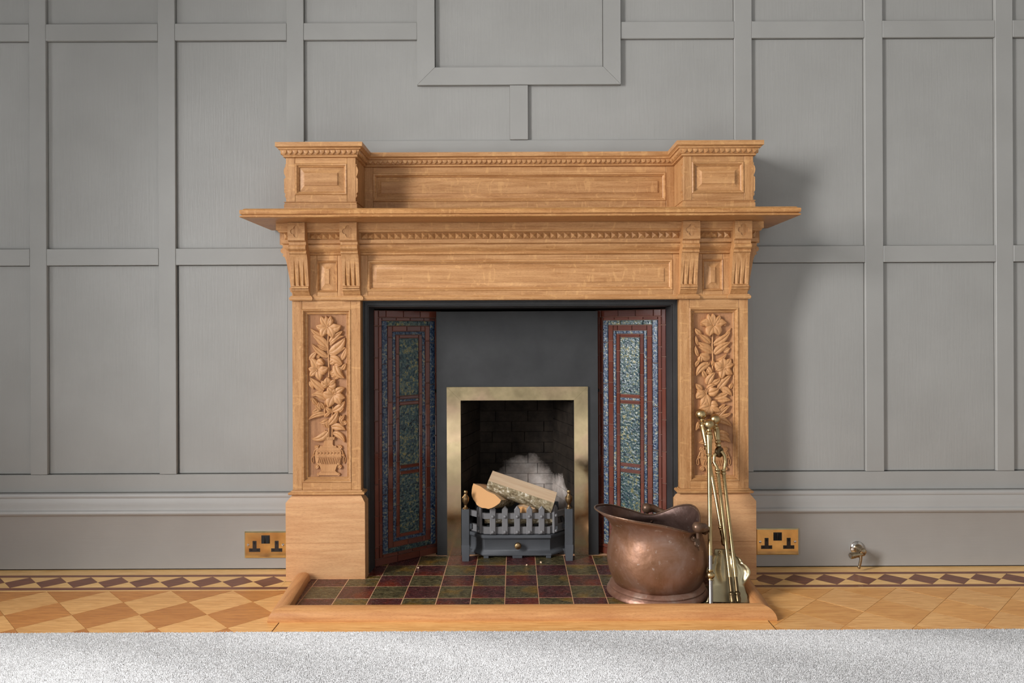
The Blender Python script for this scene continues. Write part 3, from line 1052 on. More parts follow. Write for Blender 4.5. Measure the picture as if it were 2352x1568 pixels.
PM = [(0, .004), (0, -.0005), (.002, -.0022), (.005, -.0012), (.0065, .002), (.009, .0045), (.010, .009), (.0125, .0095), (.0145, .008), (.0165, .010), (.017, .015)]
CZ0, CZ1 = 0.2972, 0.9262
for sx in (-1, 1):
    ca, cb = (-0.7575, -0.5305) if sx < 0 else (0.5305, 0.7575)
    pa, pb = (-0.7255, -0.5625) if sx < 0 else (0.5625, 0.7265)
    pil = empty('pilaster', (sx * 0.644, -0.08, CZ0)); attach(pil, sur)
    boards_and_panel(pil, ca, cb, CZ0, CZ1, pa, pb, 0.322, 0.898, CY, 0.02, -0.0135, PM, None)
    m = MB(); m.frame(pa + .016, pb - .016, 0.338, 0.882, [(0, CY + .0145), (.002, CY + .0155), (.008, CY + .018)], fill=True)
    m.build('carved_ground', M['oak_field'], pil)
    if sx < 0:
        c = Carve(lambda u: -0.6425 + (u - 640) * KU, lambda v: 0.8785 - (v - 232) * KU, CY + .0175); carve_left(c)
    else:
        c = Carve(lambda u: 0.6445 + (u - 533) * KU, lambda v: 0.8785 - (v - 195) * KU, CY + .0175); carve_right(c)
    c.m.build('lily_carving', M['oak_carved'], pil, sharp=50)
m = MB(); m.box(-0.7565, -0.5315, -0.10, -0.0135, CZ0 + .002, CZ1); m.build('pilaster_core', M['oak_z'], sur)
m = MB(); m.box(0.5315, 0.7565, -0.10, -0.0135, CZ0 + .002, CZ1); m.build('pilaster_core', M['oak_z'], sur)

# frieze -------------------------------------------------------------------
fr = empty('frieze', (0, -0.08, 0.93)); attach(fr, sur)
FZ0, FZ1 = 0.9265, 1.0765
RP = [(0, .004), (0, -.0005), (.0025, -.0025), (.006, -.001), (.008, .003), (.0115, .005), (.012, .010), (.014, .0105), (.030, .0035), (.0302, .0015)]
boards_and_panel(fr, -0.5300, 0.5300, FZ0, FZ1, -0.506, 0.508, 0.957, 1.0595, CY, 0.03, -0.0135, RP[:8], None)
m = MB(); m.frame(-0.506 + .012, 0.508 - .012, 0.969, 1.0475, [(0, CY + .0095), (.001, CY + .0095), (.017, CY + .0035), (.0171, CY + .0022), (.02, CY + .0022)], fill=True)
m.build('raised_panel', M['oak_x'], fr)
RS = [(i * .55, d) for i, d in RP]
for sx in (-1, 1):
    xa, xb = sorted((sx * 0.5305, sx * 0.7575)); pc = sx * 0.6405
    boards_and_panel(fr, xa, xb, FZ0, FZ1, pc - .034, pc + .034, 0.955, 1.059, CY, 0.03, -0.0135, RS[:8], None)
    m = MB(); m.frame(pc - .034 + .0065, pc + .034 - .0065, 0.9615, 1.0525, [(0, CY + .0095), (.0005, CY + .0095), (.0205, CY - .0005), (.0207, CY - .002)], fill=True)
    m.build('raised_panel', M['oak_z'], fr)
    # left and right ends of the frieze
# bead along the foot of the frieze, breaking forward round each bracket
NK = [(-.01, 0.9268), (0.0035, 0.9268), (0.0055, 0.930), (0.0065, 0.9335), (0.0055, 0.937), (0.003, 0.939), (0.0015, 0.9425), (-.01, 0.9425)]
BR = [(-0.7525, -0.6965), (-0.5845, -0.5285), (0.5285, 0.5845), (0.6965, 0.7525)]
pth = [(-0.7575, -0.02), (-0.7575, CY - .008)]
for i, (a, b) in enumerate(BR):
    if i > 0: pth += [(a - .004, CY), (a - .004, CY - .008)]
    pth += [(b + .004, CY - .008), (b + .004, CY)] if i < 3 else [(0.7575, CY - .008), (0.7575, -0.02)]
m = MB(); m.mould(pth, NK); m.build('necking_bead', M['oak_x'], fr)

# cornice under the shelf ----------------------------------------------------
CP = [(-.02, 1.0765), (.0005, 1.0765), (.004, 1.078), (.006, 1.0805), (.006, 1.083), (.003, 1.0855), (.004, 1.0875), (.010, 1.091), (.018, 1.0975), (.0225, 1.1045),
      (.0235, 1.109), (.020, 1.1105), (.026, 1.1135), (.027, 1.116), (.027, 1.125), (.020, 1.1258), (.020, 1.1482), (.032, 1.149), (.035, 1.1515), (.036, 1.1545), (.040, 1.157),
      (.040, 1.1782), (-.02, 1.1782)]
cor = MB()
cor.mould([(-0.7575, -0.0135), (-0.7575, CY), (0.7575, CY), (0.7575, -0.0135)], CP)
cornice = cor.build('cornice', M['oak_x'], sur)
# nail-head ornament
m = MB(); h = 0.0102
m.add([(-h, 0, -h), (h, 0, -h), (h, 0, h), (-h, 0, h), (0, -0.0105, 0)], [(0, 1, 4), (1, 2, 4), (2, 3, 4), (3, 0, 4)])
nail = m.mesh('nail_head', M['oak_x'], sharp=0)
yn, zn = CY - .020, 1.137
runs = [(-0.5285 + .004, 0.5285 - .004, 47), (-0.6965 + .003, -0.5845 - .003, 5), (0.5845 + .003, 0.6965 - .003, 5)]
for a, b, nn in runs:
    st = (b - a) / nn
    for k in range(nn):
        inst(nail, 'nail_head', cornice, (a + (k + .5) * st, yn, zn), scale=(st / (2 * h) * .995, 1, 1))
for sx in (-1, 1):
    inst(nail, 'nail_head', cornice, (sx * 0.7655, yn, zn))
    for k in range(5):
        inst(nail, 'nail_head', cornice, (sx * (0.7575 + .020), -0.145 + .012 + k * .0225, zn), rot=(0, 0, radians(90 * sx)))

# brackets -------------------------------------------------------------------
BPF = [(.004, .9425), (.0065, .945), (.010, .950), (.018, .957), (.022, .960), (.022, .9635), (.019, .9645), (.024, .966), (.0245, .971), (.0205, .9735), (.0195, .977),
       (.024, 1.0035), (.030, 1.032), (.035, 1.0575), (.0385, 1.068), (.043, 1.0765), (.049, 1.0785), (.050, 1.0825), (.0475, 1.0845), (.0465, 1.087), (.052, 1.0885),
       (.0575, 1.0935), (.0585, 1.098), (.0555, 1.104), (.050, 1.1065), (.050, 1.1155), (.0605, 1.1185), (.0605, 1.1782)]


def bracket_mesh(wd, scale=1.0, flutes=True):
    m = MB()
    xs = [-wd / 2]
    cs = [-.0155, 0.0, .0155]
    for cx in cs: xs += [cx - .0055, cx, cx + .0055]
    xs.append(wd / 2)
    rows = []
    zs = [z for p, z in BPF]
    full = []
    for i, (p, z) in enumerate(BPF):
        full.append((p, z))
        if flutes and 0.976 < z < 1.05:
            p2, z2 = BPF[i + 1]
            for t in (.34, .67):
                full.append((p + (p2 - p) * t, z + (z2 - z) * t))
    vs = []; fs = []
    nx = len(xs)
    for p, z in full:
        q = (1.0585 - z) / (1.0585 - 0.9775)
        wq = (min(1, max(0.0, q)) ** .7 if 0.976 <= z <= 1.0585 else 0.0) if flutes else 0.0
        for k, x in enumerate(xs):
            xx = x; dep = 0
            if 0 < k < nx - 1:
                j = (k - 1) // 3; r_ = (k - 1) % 3
                xx = cs[j] + (r_ - 1) * .0055 * wq - (0.003 * wq if r_ == 1 else 0)
                dep = .0075 * wq if r_ == 1 else 0
            vs.append((xx, -(p - dep) * scale, z))
    for i in range(len(full) - 1):
        for k in range(nx - 1):
            fs.append((i * nx + k, i * nx + k + 1, (i + 1) * nx + k + 1, (i + 1) * nx + k))
    nb = len(vs)
    for p, z in full:
        vs += [(-wd / 2, .004, z), (wd / 2, .004, z)]
    for i in range(len(full) - 1):
        fs.append((i * nx, (i + 1) * nx, nb + 2 * (i + 1), nb + 2 * i))
        fs.append((i * nx + nx - 1, nb + 2 * i + 1, nb + 2 * (i + 1) + 1, (i + 1) * nx + nx - 1))
    m.add(vs, fs)
    return m


brm = bracket_mesh(0.056)
# quatrefoil sunk into the block of each bracket: a plate with a lobed hole
qm = MB()
K = 64
outl = []
for k in range(K):
    a = 2 * pi * k / K
    rr = 0
    for j in range(4):
        b = j * pi / 2 + pi / 2
        d = .0102; R = .0088
        x = d * cos(b - a); disc_ = R * R - (d * sin(b - a)) ** 2
        if disc_ > 0 and x + sqrt(disc_) > rr: rr = x + sqrt(disc_)
    outl.append((a, max(rr, .0095)))
rings = []
for kind in range(4):
    rg = []
    for a, rr in outl:
        if kind == 0:
            t = min(.0278 / max(1e-6, abs(cos(a))), .0278 / max(1e-6, abs(sin(a))))
            rg.append((cos(a) * t, -.0606, sin(a) * t))
        elif kind == 1: rg.append((cos(a) * rr, -.0632, sin(a) * rr))
        elif kind == 2: rg.append((cos(a) * rr * .97, -.0592, sin(a) * rr * .97))
        else: rg.append((cos(a) * rr * .3, -.0592, sin(a) * rr * .3))
    rings.append(rg)
# square plate edges
sq = [(cos(a) * min(.0278 / max(1e-6, abs(cos(a))), .0278 / max(1e-6, abs(sin(a)))), -.0632,
       sin(a) * min(.0278 / max(1e-6, abs(cos(a))), .0278 / max(1e-6, abs(sin(a))))) for a, rr in outl]
rings.insert(1, sq)
vs = [p for rg in rings for p in rg]; fs = []
for i in range(len(rings) - 1):
    for k in range(K):
        j = (k + 1) % K
        fs.append((i * K + k, i * K + j, (i + 1) * K + j, (i + 1) * K + k))
fs.append(tuple(4 * K + k for k in range(K)))
qm.add([(x, y, z * 1.02) for x, y, z in vs], fs)
for a, b in BR:
    br = brm.build('bracket', M['oak_z'], sur, loc=((a + b) / 2, CY, 0))
    o = bpy.data.objects.new('quatrefoil', qm.mesh('quatrefoil', M['oak_x'])); COL.objects.link(o)
    o.location = ((a + b) / 2, CY, 1.1483); attach(o, br)
# brackets on the two returns, seen edge-on
for sx in (-1, 1):
    m = bracket_mesh(0.056, 0.88, True)
    o = m.build('bracket', M['oak_z'], sur, loc=(sx * 0.7575, -0.075, 0), rot=(0, 0, radians(90 * sx)))

# mantel shelf ---------------------------------------------------------------
SP = [(0, 1.1785), (.012, 1.1785), (.0155, 1.1805), (.0155, 1.1845), (.0105, 1.1855), (.0105, 1.1878), (.0150, 1.1895), (.0162, 1.199), (.0145, 1.2025), (.010, 1.2035),
      (.0075, 1.2045), (.006, 1.207), (.002, 1.2085), (0, 1.2085)]
m = MB(); m.mould([(-0.8555, -0.013), (-0.8555, -0.291), (0.8565, -0.291), (0.8565, -0.013)], SP, top=True, bottom=True)
m.build('mantel_shelf', M['oak_shelf'], sur)

# overmantel -----------------------------------------------------------------
ov = empty('overmantel', (0, -0.06, 1.209)); attach(ov, sur)
BY, MY = -0.175, -0.030
OZ0, OZ1 = 1.209, 1.394
boards_and_panel(ov, -0.538, 0.538, OZ0, OZ1, -0.5095, 0.5105, 1.274, 1.3725, MY, 0.012, -0.0135, RP[:8], None)
m = MB(); m.frame(-0.4975, 0.4985, 1.286, 1.3605, [(0, MY + .0095), (.001, MY + .0095), (.017, MY + .002), (.0171, MY + .0005), (.02, MY + .0005)], fill=True)
m.build('raised_panel', M['oak_x'], ov)
for sx in (-1, 1):
    xa, xb = sorted((sx * 0.538, sx * 0.767)); pa, pb = sorted((sx * 0.566, sx * 0.737))
    ped = empty('pedestal_block', (sx * .6525, -0.09, OZ0)); attach(ped, sur)
    boards_and_panel(ped, xa, xb, OZ0 + .041, OZ1, pa, pb, 1.2725, 1.3755, BY, 0.03, -0.0135, RP[:8], None)
    m = MB(); m.frame(pa + .012, pb - .012, 1.2845, 1.3635, [(0, BY + .0095), (.001, BY + .0095), (.0195, BY - .0005), (.0196, BY - .0025), (.022, BY - .0025)], fill=True)
    m.build('raised_panel', M['oak_x'], ped)
    path = [(xa, -.0135 if sx < 0 else MY), (xa, BY), (xb, BY), (xb, MY if sx < 0 else -.0135)]
    m = MB(); m.mould(path, [(-.02, OZ0), (.005, OZ0), (.005, 1.2405), (.003, 1.2425), (.003, 1.246), (.0055, 1.2475), (.0055, 1.249), (-.02, 1.2495)]); m.build('base_moulding', M['oak_x'], ped)
    # shaped ears on the corners
    EP = [(0, 1.262), (.003, 1.266), (.004, 1.271), (.002, 1.276), (.006, 1.281), (.0065, 1.325), (.004, 1.327), (.0015, 1.331), (.0065, 1.343), (.0075, 1.353), (.005, 1.362), (.001, 1.368), (.0035, 1.372), (0, 1.374)]
    for xe, se in ((xa, -1), (xb, 1)):
        m = MB()
        poly = [(xe - se * .002, z) for p, z in (EP[0], EP[-1])]
        pts = [(xe + se * p, z) for p, z in EP]
        m.prism(pts + [(xe - se * .003, 1.374), (xe - se * .003, 1.262)], BY + .001, BY + .024)
        m.build('shaped_ear', M['oak_z'], ped)
OP = [(-.02, 1.394), (.003, 1.394), (.007, 1.3958), (.0075, 1.399), (.006, 1.4015), (.009, 1.4025), (.0115, 1.409), (.015, 1.4165), (.0195, 1.418), (.020, 1.421), (.0225, 1.4235), (.027, 1.4255), (.027, 1.4395), (-.02, 1.4402)]
opath = [(-0.767, -.0135), (-0.767, BY), (-0.538, BY), (-0.538, MY), (0.538, MY), (0.538, BY), (0.767, BY), (0.767, -.0135)]
m = MB(); m.mould(opath, OP)
for xa, xb, yf in ((-.767, -.538, BY), (-.538, .538, MY), (.538, .767, BY)):
    m.box(xa - .001, xb + .001, yf - .004, -.0135, 1.425, 1.4398)
oc = m.build('overmantel_cornice', M['oak_x'], sur)
# carved scales along the cornice
m = MB()
hw = .0080
out = [(-hw, .0070), (-hw, .001), (-hw * .75, -.0035), (-hw * .3, -.0062), (0, -.0072), (hw * .3, -.0062), (hw * .75, -.0035), (hw, .001), (hw, .0070)]
vs = [(x, 0.002, z) for x, z in out] + [(x * .78, -.0036, z * .8 + .0003) for x, z in out] + [(0, -.0052, .002)]
k9 = len(out)
fs = [(i, (i + 1) % k9, k9 + (i + 1) % k9, k9 + i) for i in range(k9)] + [(k9 + i, k9 + (i + 1) % k9, 2 * k9) for i in range(k9)]
m.add(vs, fs)
scale_me = m.mesh('carved_scale', M['oak_x'], sharp=40)


def scales(p0, p1, nn):
    p0, p1 = Vector(p0), Vector(p1); d = (p1 - p0); st = d.length / nn; d.normalize()
    a = math.atan2(d.y, d.x)
    for k in range(nn):
        p = p0 + d * (k + .5) * st
        nrm = Vector((d.y, -d.x))
        p = p + nrm * .0122
        inst(scale_me, 'carved_scale', oc, (p.x, p.y, 1.4095), rot=(0, 0, a), scale=(st / (2 * hw) * .98, 1, 1))


scales((-0.776, BY), (-0.530, BY), 14); scales((0.530, BY), (0.776, BY), 14)
scales((-0.524, MY), (0.524, MY), 61)
scales((-0.538, BY - .006), (-0.538, MY - .012), 8); scales((0.538, MY - .012), (0.538, BY - .006), 8)
scales((-0.767, -.016), (-0.767, BY - .008), 9); scales((0.767, BY - .008), (0.767, -.016), 9)

# ================================================================ CAST-IRON TILED INSERT
XI = -0.010
ins = empty('fireplace_insert', (XI, 0, 0), 'black cast-iron fireplace insert with splayed tiled cheeks and brass-trimmed opening set in the oak surround', 'fireplace insert')
m = MB()
m.frame(-0.5295, 0.5295, 0.0082, 0.9262, [(0, -.060), (0, -.112), (.004, -.112), (.005, -.104), (.0145, -.104), (.0165, -.106), (.0185, -.106), (.0235, -.046), (.0235, -.030), (.0, -.030)], open_bottom=True)
m.build('iron_frame', M['iron'], ins)
m = MB()
m.box(-.5295, .5295, -.046, .40, .9025, .915)              # hood above the cheeks
m.box(-.5295, -.5235, -.03, .40, .0, .915); m.box(.5235, .5295, -.03, .40, .0, .915); m.box(-.5295, .5295, .395, .405, 0, .915)
m.build('insert_casing', M['soot'], ins)
# face plate with the opening
hw, ow, oz = 0.2935, 0.2057, 0.5715
m = MB()
for a, b, z0, z1 in ((XI - hw, XI - ow, .0085, .8945), (XI + ow, XI + hw, .0085, .8945), (XI - ow, XI + ow, oz, .8945)):
    m.box(a, b, .087, .098, z0, z1)
m.build('face_plate', M['iron'], ins)
bt = .2563
for nm, poly in (('trim_upright', [(XI - bt, .0085), (XI - bt, .6205), (XI - ow, oz), (XI - ow, .0085)]),
                 ('trim_upright', [(XI + ow, .0085), (XI + ow, oz), (XI + bt, .6205), (XI + bt, .0085)]),
                 ('trim_head', [(XI - bt + .0004, .6205), (XI + bt - .0004, .6205), (XI + ow, oz + .0004), (XI - ow, oz + .0004)])):
    m = MB(); m.prism(poly, .0795, .0868); m.build(nm, M['brass_trim'], ins, sharp=0)
# splayed cheeks: every tile a piece
WA, WB, WC, WD, WE, WF, WG = .0171, .0135, .0216, .0204, .0124, .0148, .0796
VA, VB, VC, VD, VE, VF = .0250, .0115, .0180, .0195, .0125, .0115
CL = 2 * (WA + WB + WC + WD + WE + WF) + WG
CZB, CZT = 0.0082, 0.8975
TCACHE = {}


def tile_mesh(wd, ht, mat, th=.005):
    key = (round(wd, 4), round(ht, 4), mat.name)
    if key not in TCACHE:
        m = MB(); b = min(.0014, wd * .15)
        x, z = wd / 2, ht / 2
        vs = [(-x, 0, -z), (x, 0, -z), (x, 0, z), (-x, 0, z), (-x, -th + b, -z), (x, -th + b, -z), (x, -th + b, z), (-x, -th + b, z),
              (-x + b, -th, -z + b), (x - b, -th, -z + b), (x - b, -th, z - b), (-x + b, -th, z - b)]
        fs = []
        for r in (0, 4):
            for k in range(4):
                j = (k + 1) % 4
                fs.append((r + k, r + j, r + 4 + j, r + 4 + k))
        fs.append((8, 9, 10, 11))
        m.add(vs, fs)
        TCACHE[key] = m.mesh('tile', mat, sharp=30)
    return TCACHE[key]


for sx in (-1, 1):
    p0 = Vector((sx * 0.5075, -0.041)); bx = -.3160 if sx < 0 else .2960
    dr = (Vector((bx, .114)) - p0).normalized()
    nrm = Vector((dr.y, -dr.x)) if sx < 0 else Vector((-dr.y, dr.x))     # towards the room
    cheek = empty('tile_panel', (p0.x, p0.y, 0)); attach(cheek, ins)
    q = p0 + dr * CL
    m = MB()
    m.slab([(p0.x, p0.y), (q.x, q.y), (q.x - nrm.x * .006, q.y - nrm.y * .006), (p0.x - nrm.x * .006, p0.y - nrm.y * .006)], CZB, CZT)
    m.build('tile_bed', M['grout'], cheek)
    ang = math.atan2(dr.y, dr.x) if sx < 0 else math.atan2(-dr.y, -dr.x)

    def tile(s0, s1, z0, z1, mat):
        g = .0009
        me_ = tile_mesh(s1 - s0 - 2 * g, z1 - z0 - 2 * g, mat)
        c = p0 + dr * ((s0 + s1) / 2)
        inst(me_, 'tile', cheek, (c.x, c.y, (z0 + z1) / 2), rot=(random.uniform(-.006, .006), random.uniform(-.004, .004), ang + random.uniform(-.008, .008)))

    def column(s0, s1, z0, z1, pitch, mat, off=0.0):
        z = z1 - off
        if off > .004: tile(s0, s1, z, z1, mat)
        while z > z0 + .004:
            zb = max(z0, z - pitch)
            if zb - z0 < .012: zb = z0
            tile(s0, s1, zb, z, mat); z = zb

    def row(z0, z1, s0, s1, pitch, mat, off=0.0):
        s = s0
        if off > .004: tile(s0, s0 + off, z0, z1, mat); s = s0 + off
        while s < s1 - .003:
            e = min(s1, s + pitch)
            if s1 - e < .012: e = s1
            tile(s, e, z0, z1, mat); s = e

    B, U, S = M['tile_brown'], M['tile_blue'], M['tile_sea']
    a0 = 0; a1 = WA; b1 = a1 + WB; c1 = b1 + WC; d1 = c1 + WD; e1 = d1 + WE; f1 = e1 + WF; g1 = f1 + WG
    h1 = g1 + WF; i1 = h1 + WE; j1 = i1 + WD; k1 = j1 + WC; l1 = k1 + WB; m1 = CL
    t0 = CZT; t1 = t0 - VA; t2 = t1 - VB; t3 = t2 - VC; t4 = t3 - VD; t5 = t4 - VE; t6 = t5 - VF
    v0 = CZB; v1 = v0 + VA; v2 = v1 + VB; v3 = v2 + VC; v4 = v3 + VD; v5 = v4 + VE; v6 = v5 + VF
    column(a0, a1, v1, t0, .110, B, .055); column(l1, m1, v1, t1, .110, B, .03)
    row(t1, t0, a1, m1, .070, B, .03); row(v0, v1, a0, m1, .090, B)
    column(a1, b1, v1, t1, .0762, B, .03); column(k1, l1, v2, t1, .0762, B, .05)
    row(t2, t1, b1, k1, .057, B); row(v1, v2, b1, l1, .06, B)
    column(b1, c1, v2, t2, .152, U); column(j1, k1, v2, t2, .152, U, .08)
    row(t3, t2, c1, j1, .09, S, .035); row(v2, v3, c1, j1, .08, S, .05)
    column(c1, d1, v3, t3, .0762, B, .04); column(i1, j1, v3, t3, .0762, B, .055)
    row(t4, t3, d1, i1, .058, B); row(v3, v4, d1, i1, .06, B)
    column(d1, e1, v4, t4, .152, U, .10); column(h1, i1, v4, t4, .152, U, .05)
    row(t5, t4, e1, h1, .065, U); row(v4, v5, e1, h1, .065, U)
    column(e1, f1, v5, t5, .0762, B, .068); column(g1, h1, v5, t5, .0762, B, .06)
    tile(f1, g1, t6, t5, B); tile(f1, g1, v5, v6, B)
    zz = [t6, .5945, .583, .573, .5615, .3480, .3365, .3265, .3150, v6]
    for i, mt in enumerate((S, B, U, B, S, B, U, B, S)):
        tile(f1, g1, zz[i + 1], zz[i], mt)
# brick fire-box
fb = empty('firebox', (XI, .25, 0)); attach(fb, ins)
m = MB(); m.box(XI - .30, XI + .30, .10, .394, -.001, .0085); m.box(XI - .30, XI + .30, .10, .394, .60, .61); m.build('firebox_shell', M['soot'], fb)


def brickwall(p0, p1, z0, z1, hgt, lgt, lean=0.0):
    p0, p1 = Vector(p0), Vector(p1); d = p1 - p0; ln = d.length; d.normalize()
    nr = Vector((d.y, -d.x)); a = math.atan2(d.y, d.x)
    m = MB(); q0 = p0 - nr * .003; q1 = p1 - nr * .003
    m.slab([(q0.x, q0.y), (q1.x, q1.y), (q1.x - nr.x * .02, q1.y - nr.y * .02), (q0.x - nr.x * .02, q0.y - nr.y * .02)], z0, z1)
    m.build('mortar', M['firebrick'], fb)
    z = z0; r = 0
    while z < z1 - .004:
        zt = min(z1, z + hgt); s = 0
        first = lgt * (.5 if r % 2 else 1.0) * (0.8 if r % 3 == 0 else 1)
        e = min(first, ln)
        while s < ln - .003:
            if ln - e < .02: e = ln
            c0 = p0 + d * (s + .0008); c1 = p0 + d * (e - .0008); t = .004 + random.uniform(-.0012, .0012)
            pts = [(c0.x, c0.y), (c1.x, c1.y), (c1.x + nr.x * t, c1.y + nr.y * t), (c0.x + nr.x * t, c0.y + nr.y * t)]
            i0 = d * .0012
            pts2 = [(c0.x, c0.y), (c1.x, c1.y), (c1.x + nr.x * t - i0.x, c1.y + nr.y * t - i0.y), (c0.x + nr.x * t + i0.x, c0.y + nr.y * t + i0.y)]
            m = MB(); m.slab(pts2, z + .0009, zt - .0009)
            m.build('brick', M['firebrick'], fb)
            s = e; e = min(ln, s + lgt)
        z = zt; r += 1


brickwall((XI - .150, .335), (XI + .145, .335), .0085, .59, .0415, .128)
brickwall((XI - .2057, .100), (XI - .150, .335), .0085, .59, .0425, .12)
brickwall((XI + .145, .335), (XI + .2057, .100), .0085, .59, .0425, .12)

# ================================================================ HEARTH
hearth = empty('hearth', (0, -0.2, 0), 'hearth of burgundy and olive glazed tiles laid in a chequer inside the oak fender', 'hearth')
m = MB(); m.slab([(-.695, -.455), (.695, -.455), (.695, -.1625), (.5145, -.1625), (.5145, .395), (-.5145, .395), (-.5145, -.1625), (-.695, -.1625)], .0, .0078)
m.build('hearth_bed', M['hearth_grout'], hearth)
HX = -.0517; HP = .10336
HY = [-.455, -.341, -.2355, -.133, -.027, .079]
for j in range(5):
    for i in range(-7, 8):
        xa, xb = HX + i * HP, HX + (i + 1) * HP
        mt = M['tile_olive'] if (i + j) % 2 else M['tile_burgundy']
        if i == -7: xa, mt = -.694, M['tile_burgundy']
        if i == 7: xb = .694; xa = .6718
        if i == 6: xb = .6718
        ya, yb_ = HY[j], HY[j + 1]
        segs = [(ya, min(yb_, -.1635), xa, xb)] if ya < -.1635 else []
        if yb_ > -.1635:
            segs.append((max(ya, -.1635), yb_, max(xa, -.5135), min(xb, .5135)))
        if len(segs) == 2 and segs[0][2:] == segs[1][2:]:
            segs = [(ya, yb_, xa, xb)]
        for y0, y1, x0, x1 in segs:
            if y1 - y0 < .004 or x1 - x0 < .004: continue
            m = MB(); g = .0009; t = random.uniform(-.0003, .0003)
            m.box(x0 + g, x1 - g, y0 + g, y1 - g, .003, .0082 + t, .0008); m.build('hearth_tile', mt, hearth)

# oak kerb round the hearth
fen = empty('hearth_fender', (0, -.48, 0), 'low rounded oak kerb framing the tiled hearth on three sides, scuffed and dented', 'fender')
FP = [(0, 0), (.0012, .004), (0.0, .010), (-.003, .018), (-.009, .026), (-.018, .032), (-.030, .0352), (-.042, .0345), (-.050, .030), (-.053, .022), (-.053, 0.0)]
fpath = [(-.747, -.180), (-.721, -.507), (.721, -.507), (.745, -.172)]
for k, mt in ((0, 'oak_fender_side'), (1, 'oak_fender'), (2, 'oak_fender_side')):
    m = MB(); m.mould(fpath, FP, seg=k); m.build('kerb_rail', M[mt], fen)

# ================================================================ FIRE GRATE
gr = empty('fire_grate', (XI, .04, .008), 'grey cast-iron fire basket with spiked front bars and brass finials standing in the hearth opening', 'fire grate')
GZ = .0083
XG = -.012
PX = .184
for sx in (-1, 1):
    xc = XG + sx * PX
    m = MB()
    w_ = .0138
    m.box(xc - w_, xc + w_, .022, .048, .062, .190, .0012)
    # foot swells forward slightly below a step
    m.add([(xc - w_ - .0005, .021, .064), (xc + w_ + .0005, .021, .064), (xc + w_ + .0005, .0485, .064), (xc - w_ - .0005, .0485, .064),
           (xc - w_ - .0005, .019, .052), (xc + w_ + .0005, .019, .052), (xc + w_ + .0005, .0485, .052), (xc - w_ - .0005, .0485, .052),
           (xc - w_ + .002, .016, GZ), (xc + w_ - .002, .016, GZ), (xc + w_ - .002, .0485, GZ), (xc - w_ + .002, .0485, GZ)],
          [(0, 1, 2, 3), (0, 1, 5, 4), (1, 2, 6, 5), (2, 3, 7, 6), (3, 0, 4, 7), (4, 5, 9, 8), (5, 6, 10, 9), (6, 7, 11, 10), (7, 4, 8, 11), (8, 9, 10, 11)])
    post = m.build('post', M['iron_grate'], gr)
    m = MB()
    m.lathe([(.0001, 0), (.0095, 0), (.0095, .003), (.0055, .006), (.0045, .013), (.007, .019), (.0118, .027), (.0128, .036), (.0125, .040), (.0095, .044), (.0062, .049), (.0045, .053),
             (.0065, .057), (.0068, .061), (.005, .065), (.0001, .067)], 20, Matrix.Translation((xc, .035, .190)))
    m.build('finial', M['brass_dull'], post, sharp=30)
# canted plan of the front: side - corner - front - corner - side
YFR, YSD = .054, .112
plan = [(XG - PX + .008, YSD), (XG - .118, YFR), (XG + .118, YFR), (XG + PX - .008, YSD)]
RZ2 = [(.092, .117, 'front_rail'), (.1455, .166, 'front_rail')]
for z0, z1, nm in RZ2:
    m = MB(); m.mould([(p[0], p[1] + .010) for p in plan], [(-.010, z0), (0, z0), (0, z1), (-.010, z1), (-.010, z0)], cap=True); m.build(nm, M['iron_spike'], gr)
# ash box below
m = MB()
AB = [(-.02, .0175), (.0085, .0175), (.0095, .0205), (.0065, .0265), (.0020, .0315), (-.001, .039), (-.001, .072), (.001, .075), (.0055, .079), (.006, .084), (.003, .0895), (-.02, .0905)]
m.mould([(p[0], p[1] + .003) for p in plan], AB)
for a, b in ((XG - .121, XG - .103), (XG - .0175, XG + .0175), (XG + .103, XG + .121)):
    m.box(a, b, YFR - .0058, YFR + .014, GZ, .0215, .001)
for sx in (-1, 1):
    m.box(XG + sx * .165 - .012, XG + sx * .165 + .012, .095, .112, GZ, .0285, .001)
ash = m.build('ash_box', M['iron_grate'], gr)
m = MB()
m.lathe([(.0001, 0), (.006, 0), (.005, .006), (.0105, .010), (.0128, .016), (.0105, .0225), (.005, .0255), (.0001, .026)], 24,
        Matrix.Translation((XG + .002, YFR + .004, .0545)) @ Matrix.Rotation(radians(90), 4, 'X'))
m.build('knob', M['brass_dull'], ash)
# spikes
sm = MB()
sw = .0108
sm.add([(-sw, 0, .0925), (sw, 0, .0925), (sw, 0, .181), (0, 0, .1945), (-sw, 0, .181),
        (-sw, -.007, .0925), (sw, -.007, .0925), (sw, -.007, .181), (0, -.007, .1945), (-sw, -.007, .181),
        (-sw * .8, -.009, .0945), (sw * .8, -.009, .0945), (sw * .8, -.009, .180), (0, -.009, .1905), (-sw * .8, -.009, .180)],
       [(0, 1, 2, 3, 4), (10, 11, 12, 13, 14)] + [(i, (i + 1) % 5, 5 + (i + 1) % 5, 5 + i) for i in range(5)] + [(5 + i, 5 + (i + 1) % 5, 10 + (i + 1) % 5, 10 + i) for i in range(5)])
spike_me = sm.mesh('spike', M['iron_spike'], sharp=20)
rm = MB(); rm.lathe([(.0062, 0), (.0058, .0025), (.004, .0045), (.0001, .0055)], 14, Matrix.Rotation(radians(90), 4, 'X'))
rivet_me = rm.mesh('rivet', M['iron_spike'])
sp = [(XG - .088 + k * .044, YFR + .0095, 0.0) for k in range(5)]
a1 = math.atan2(YFR - YSD, (XG - .118) - (XG - PX + .008))
for sx in (-1, 1):
    t = .72
    pA = Vector(plan[0 if sx < 0 else 3]); pB = Vector(plan[1 if sx < 0 else 2])
    p = pA.lerp(pB, t)
    sp.append((p.x, p.y + .0095, a1 if sx < 0 else -a1))
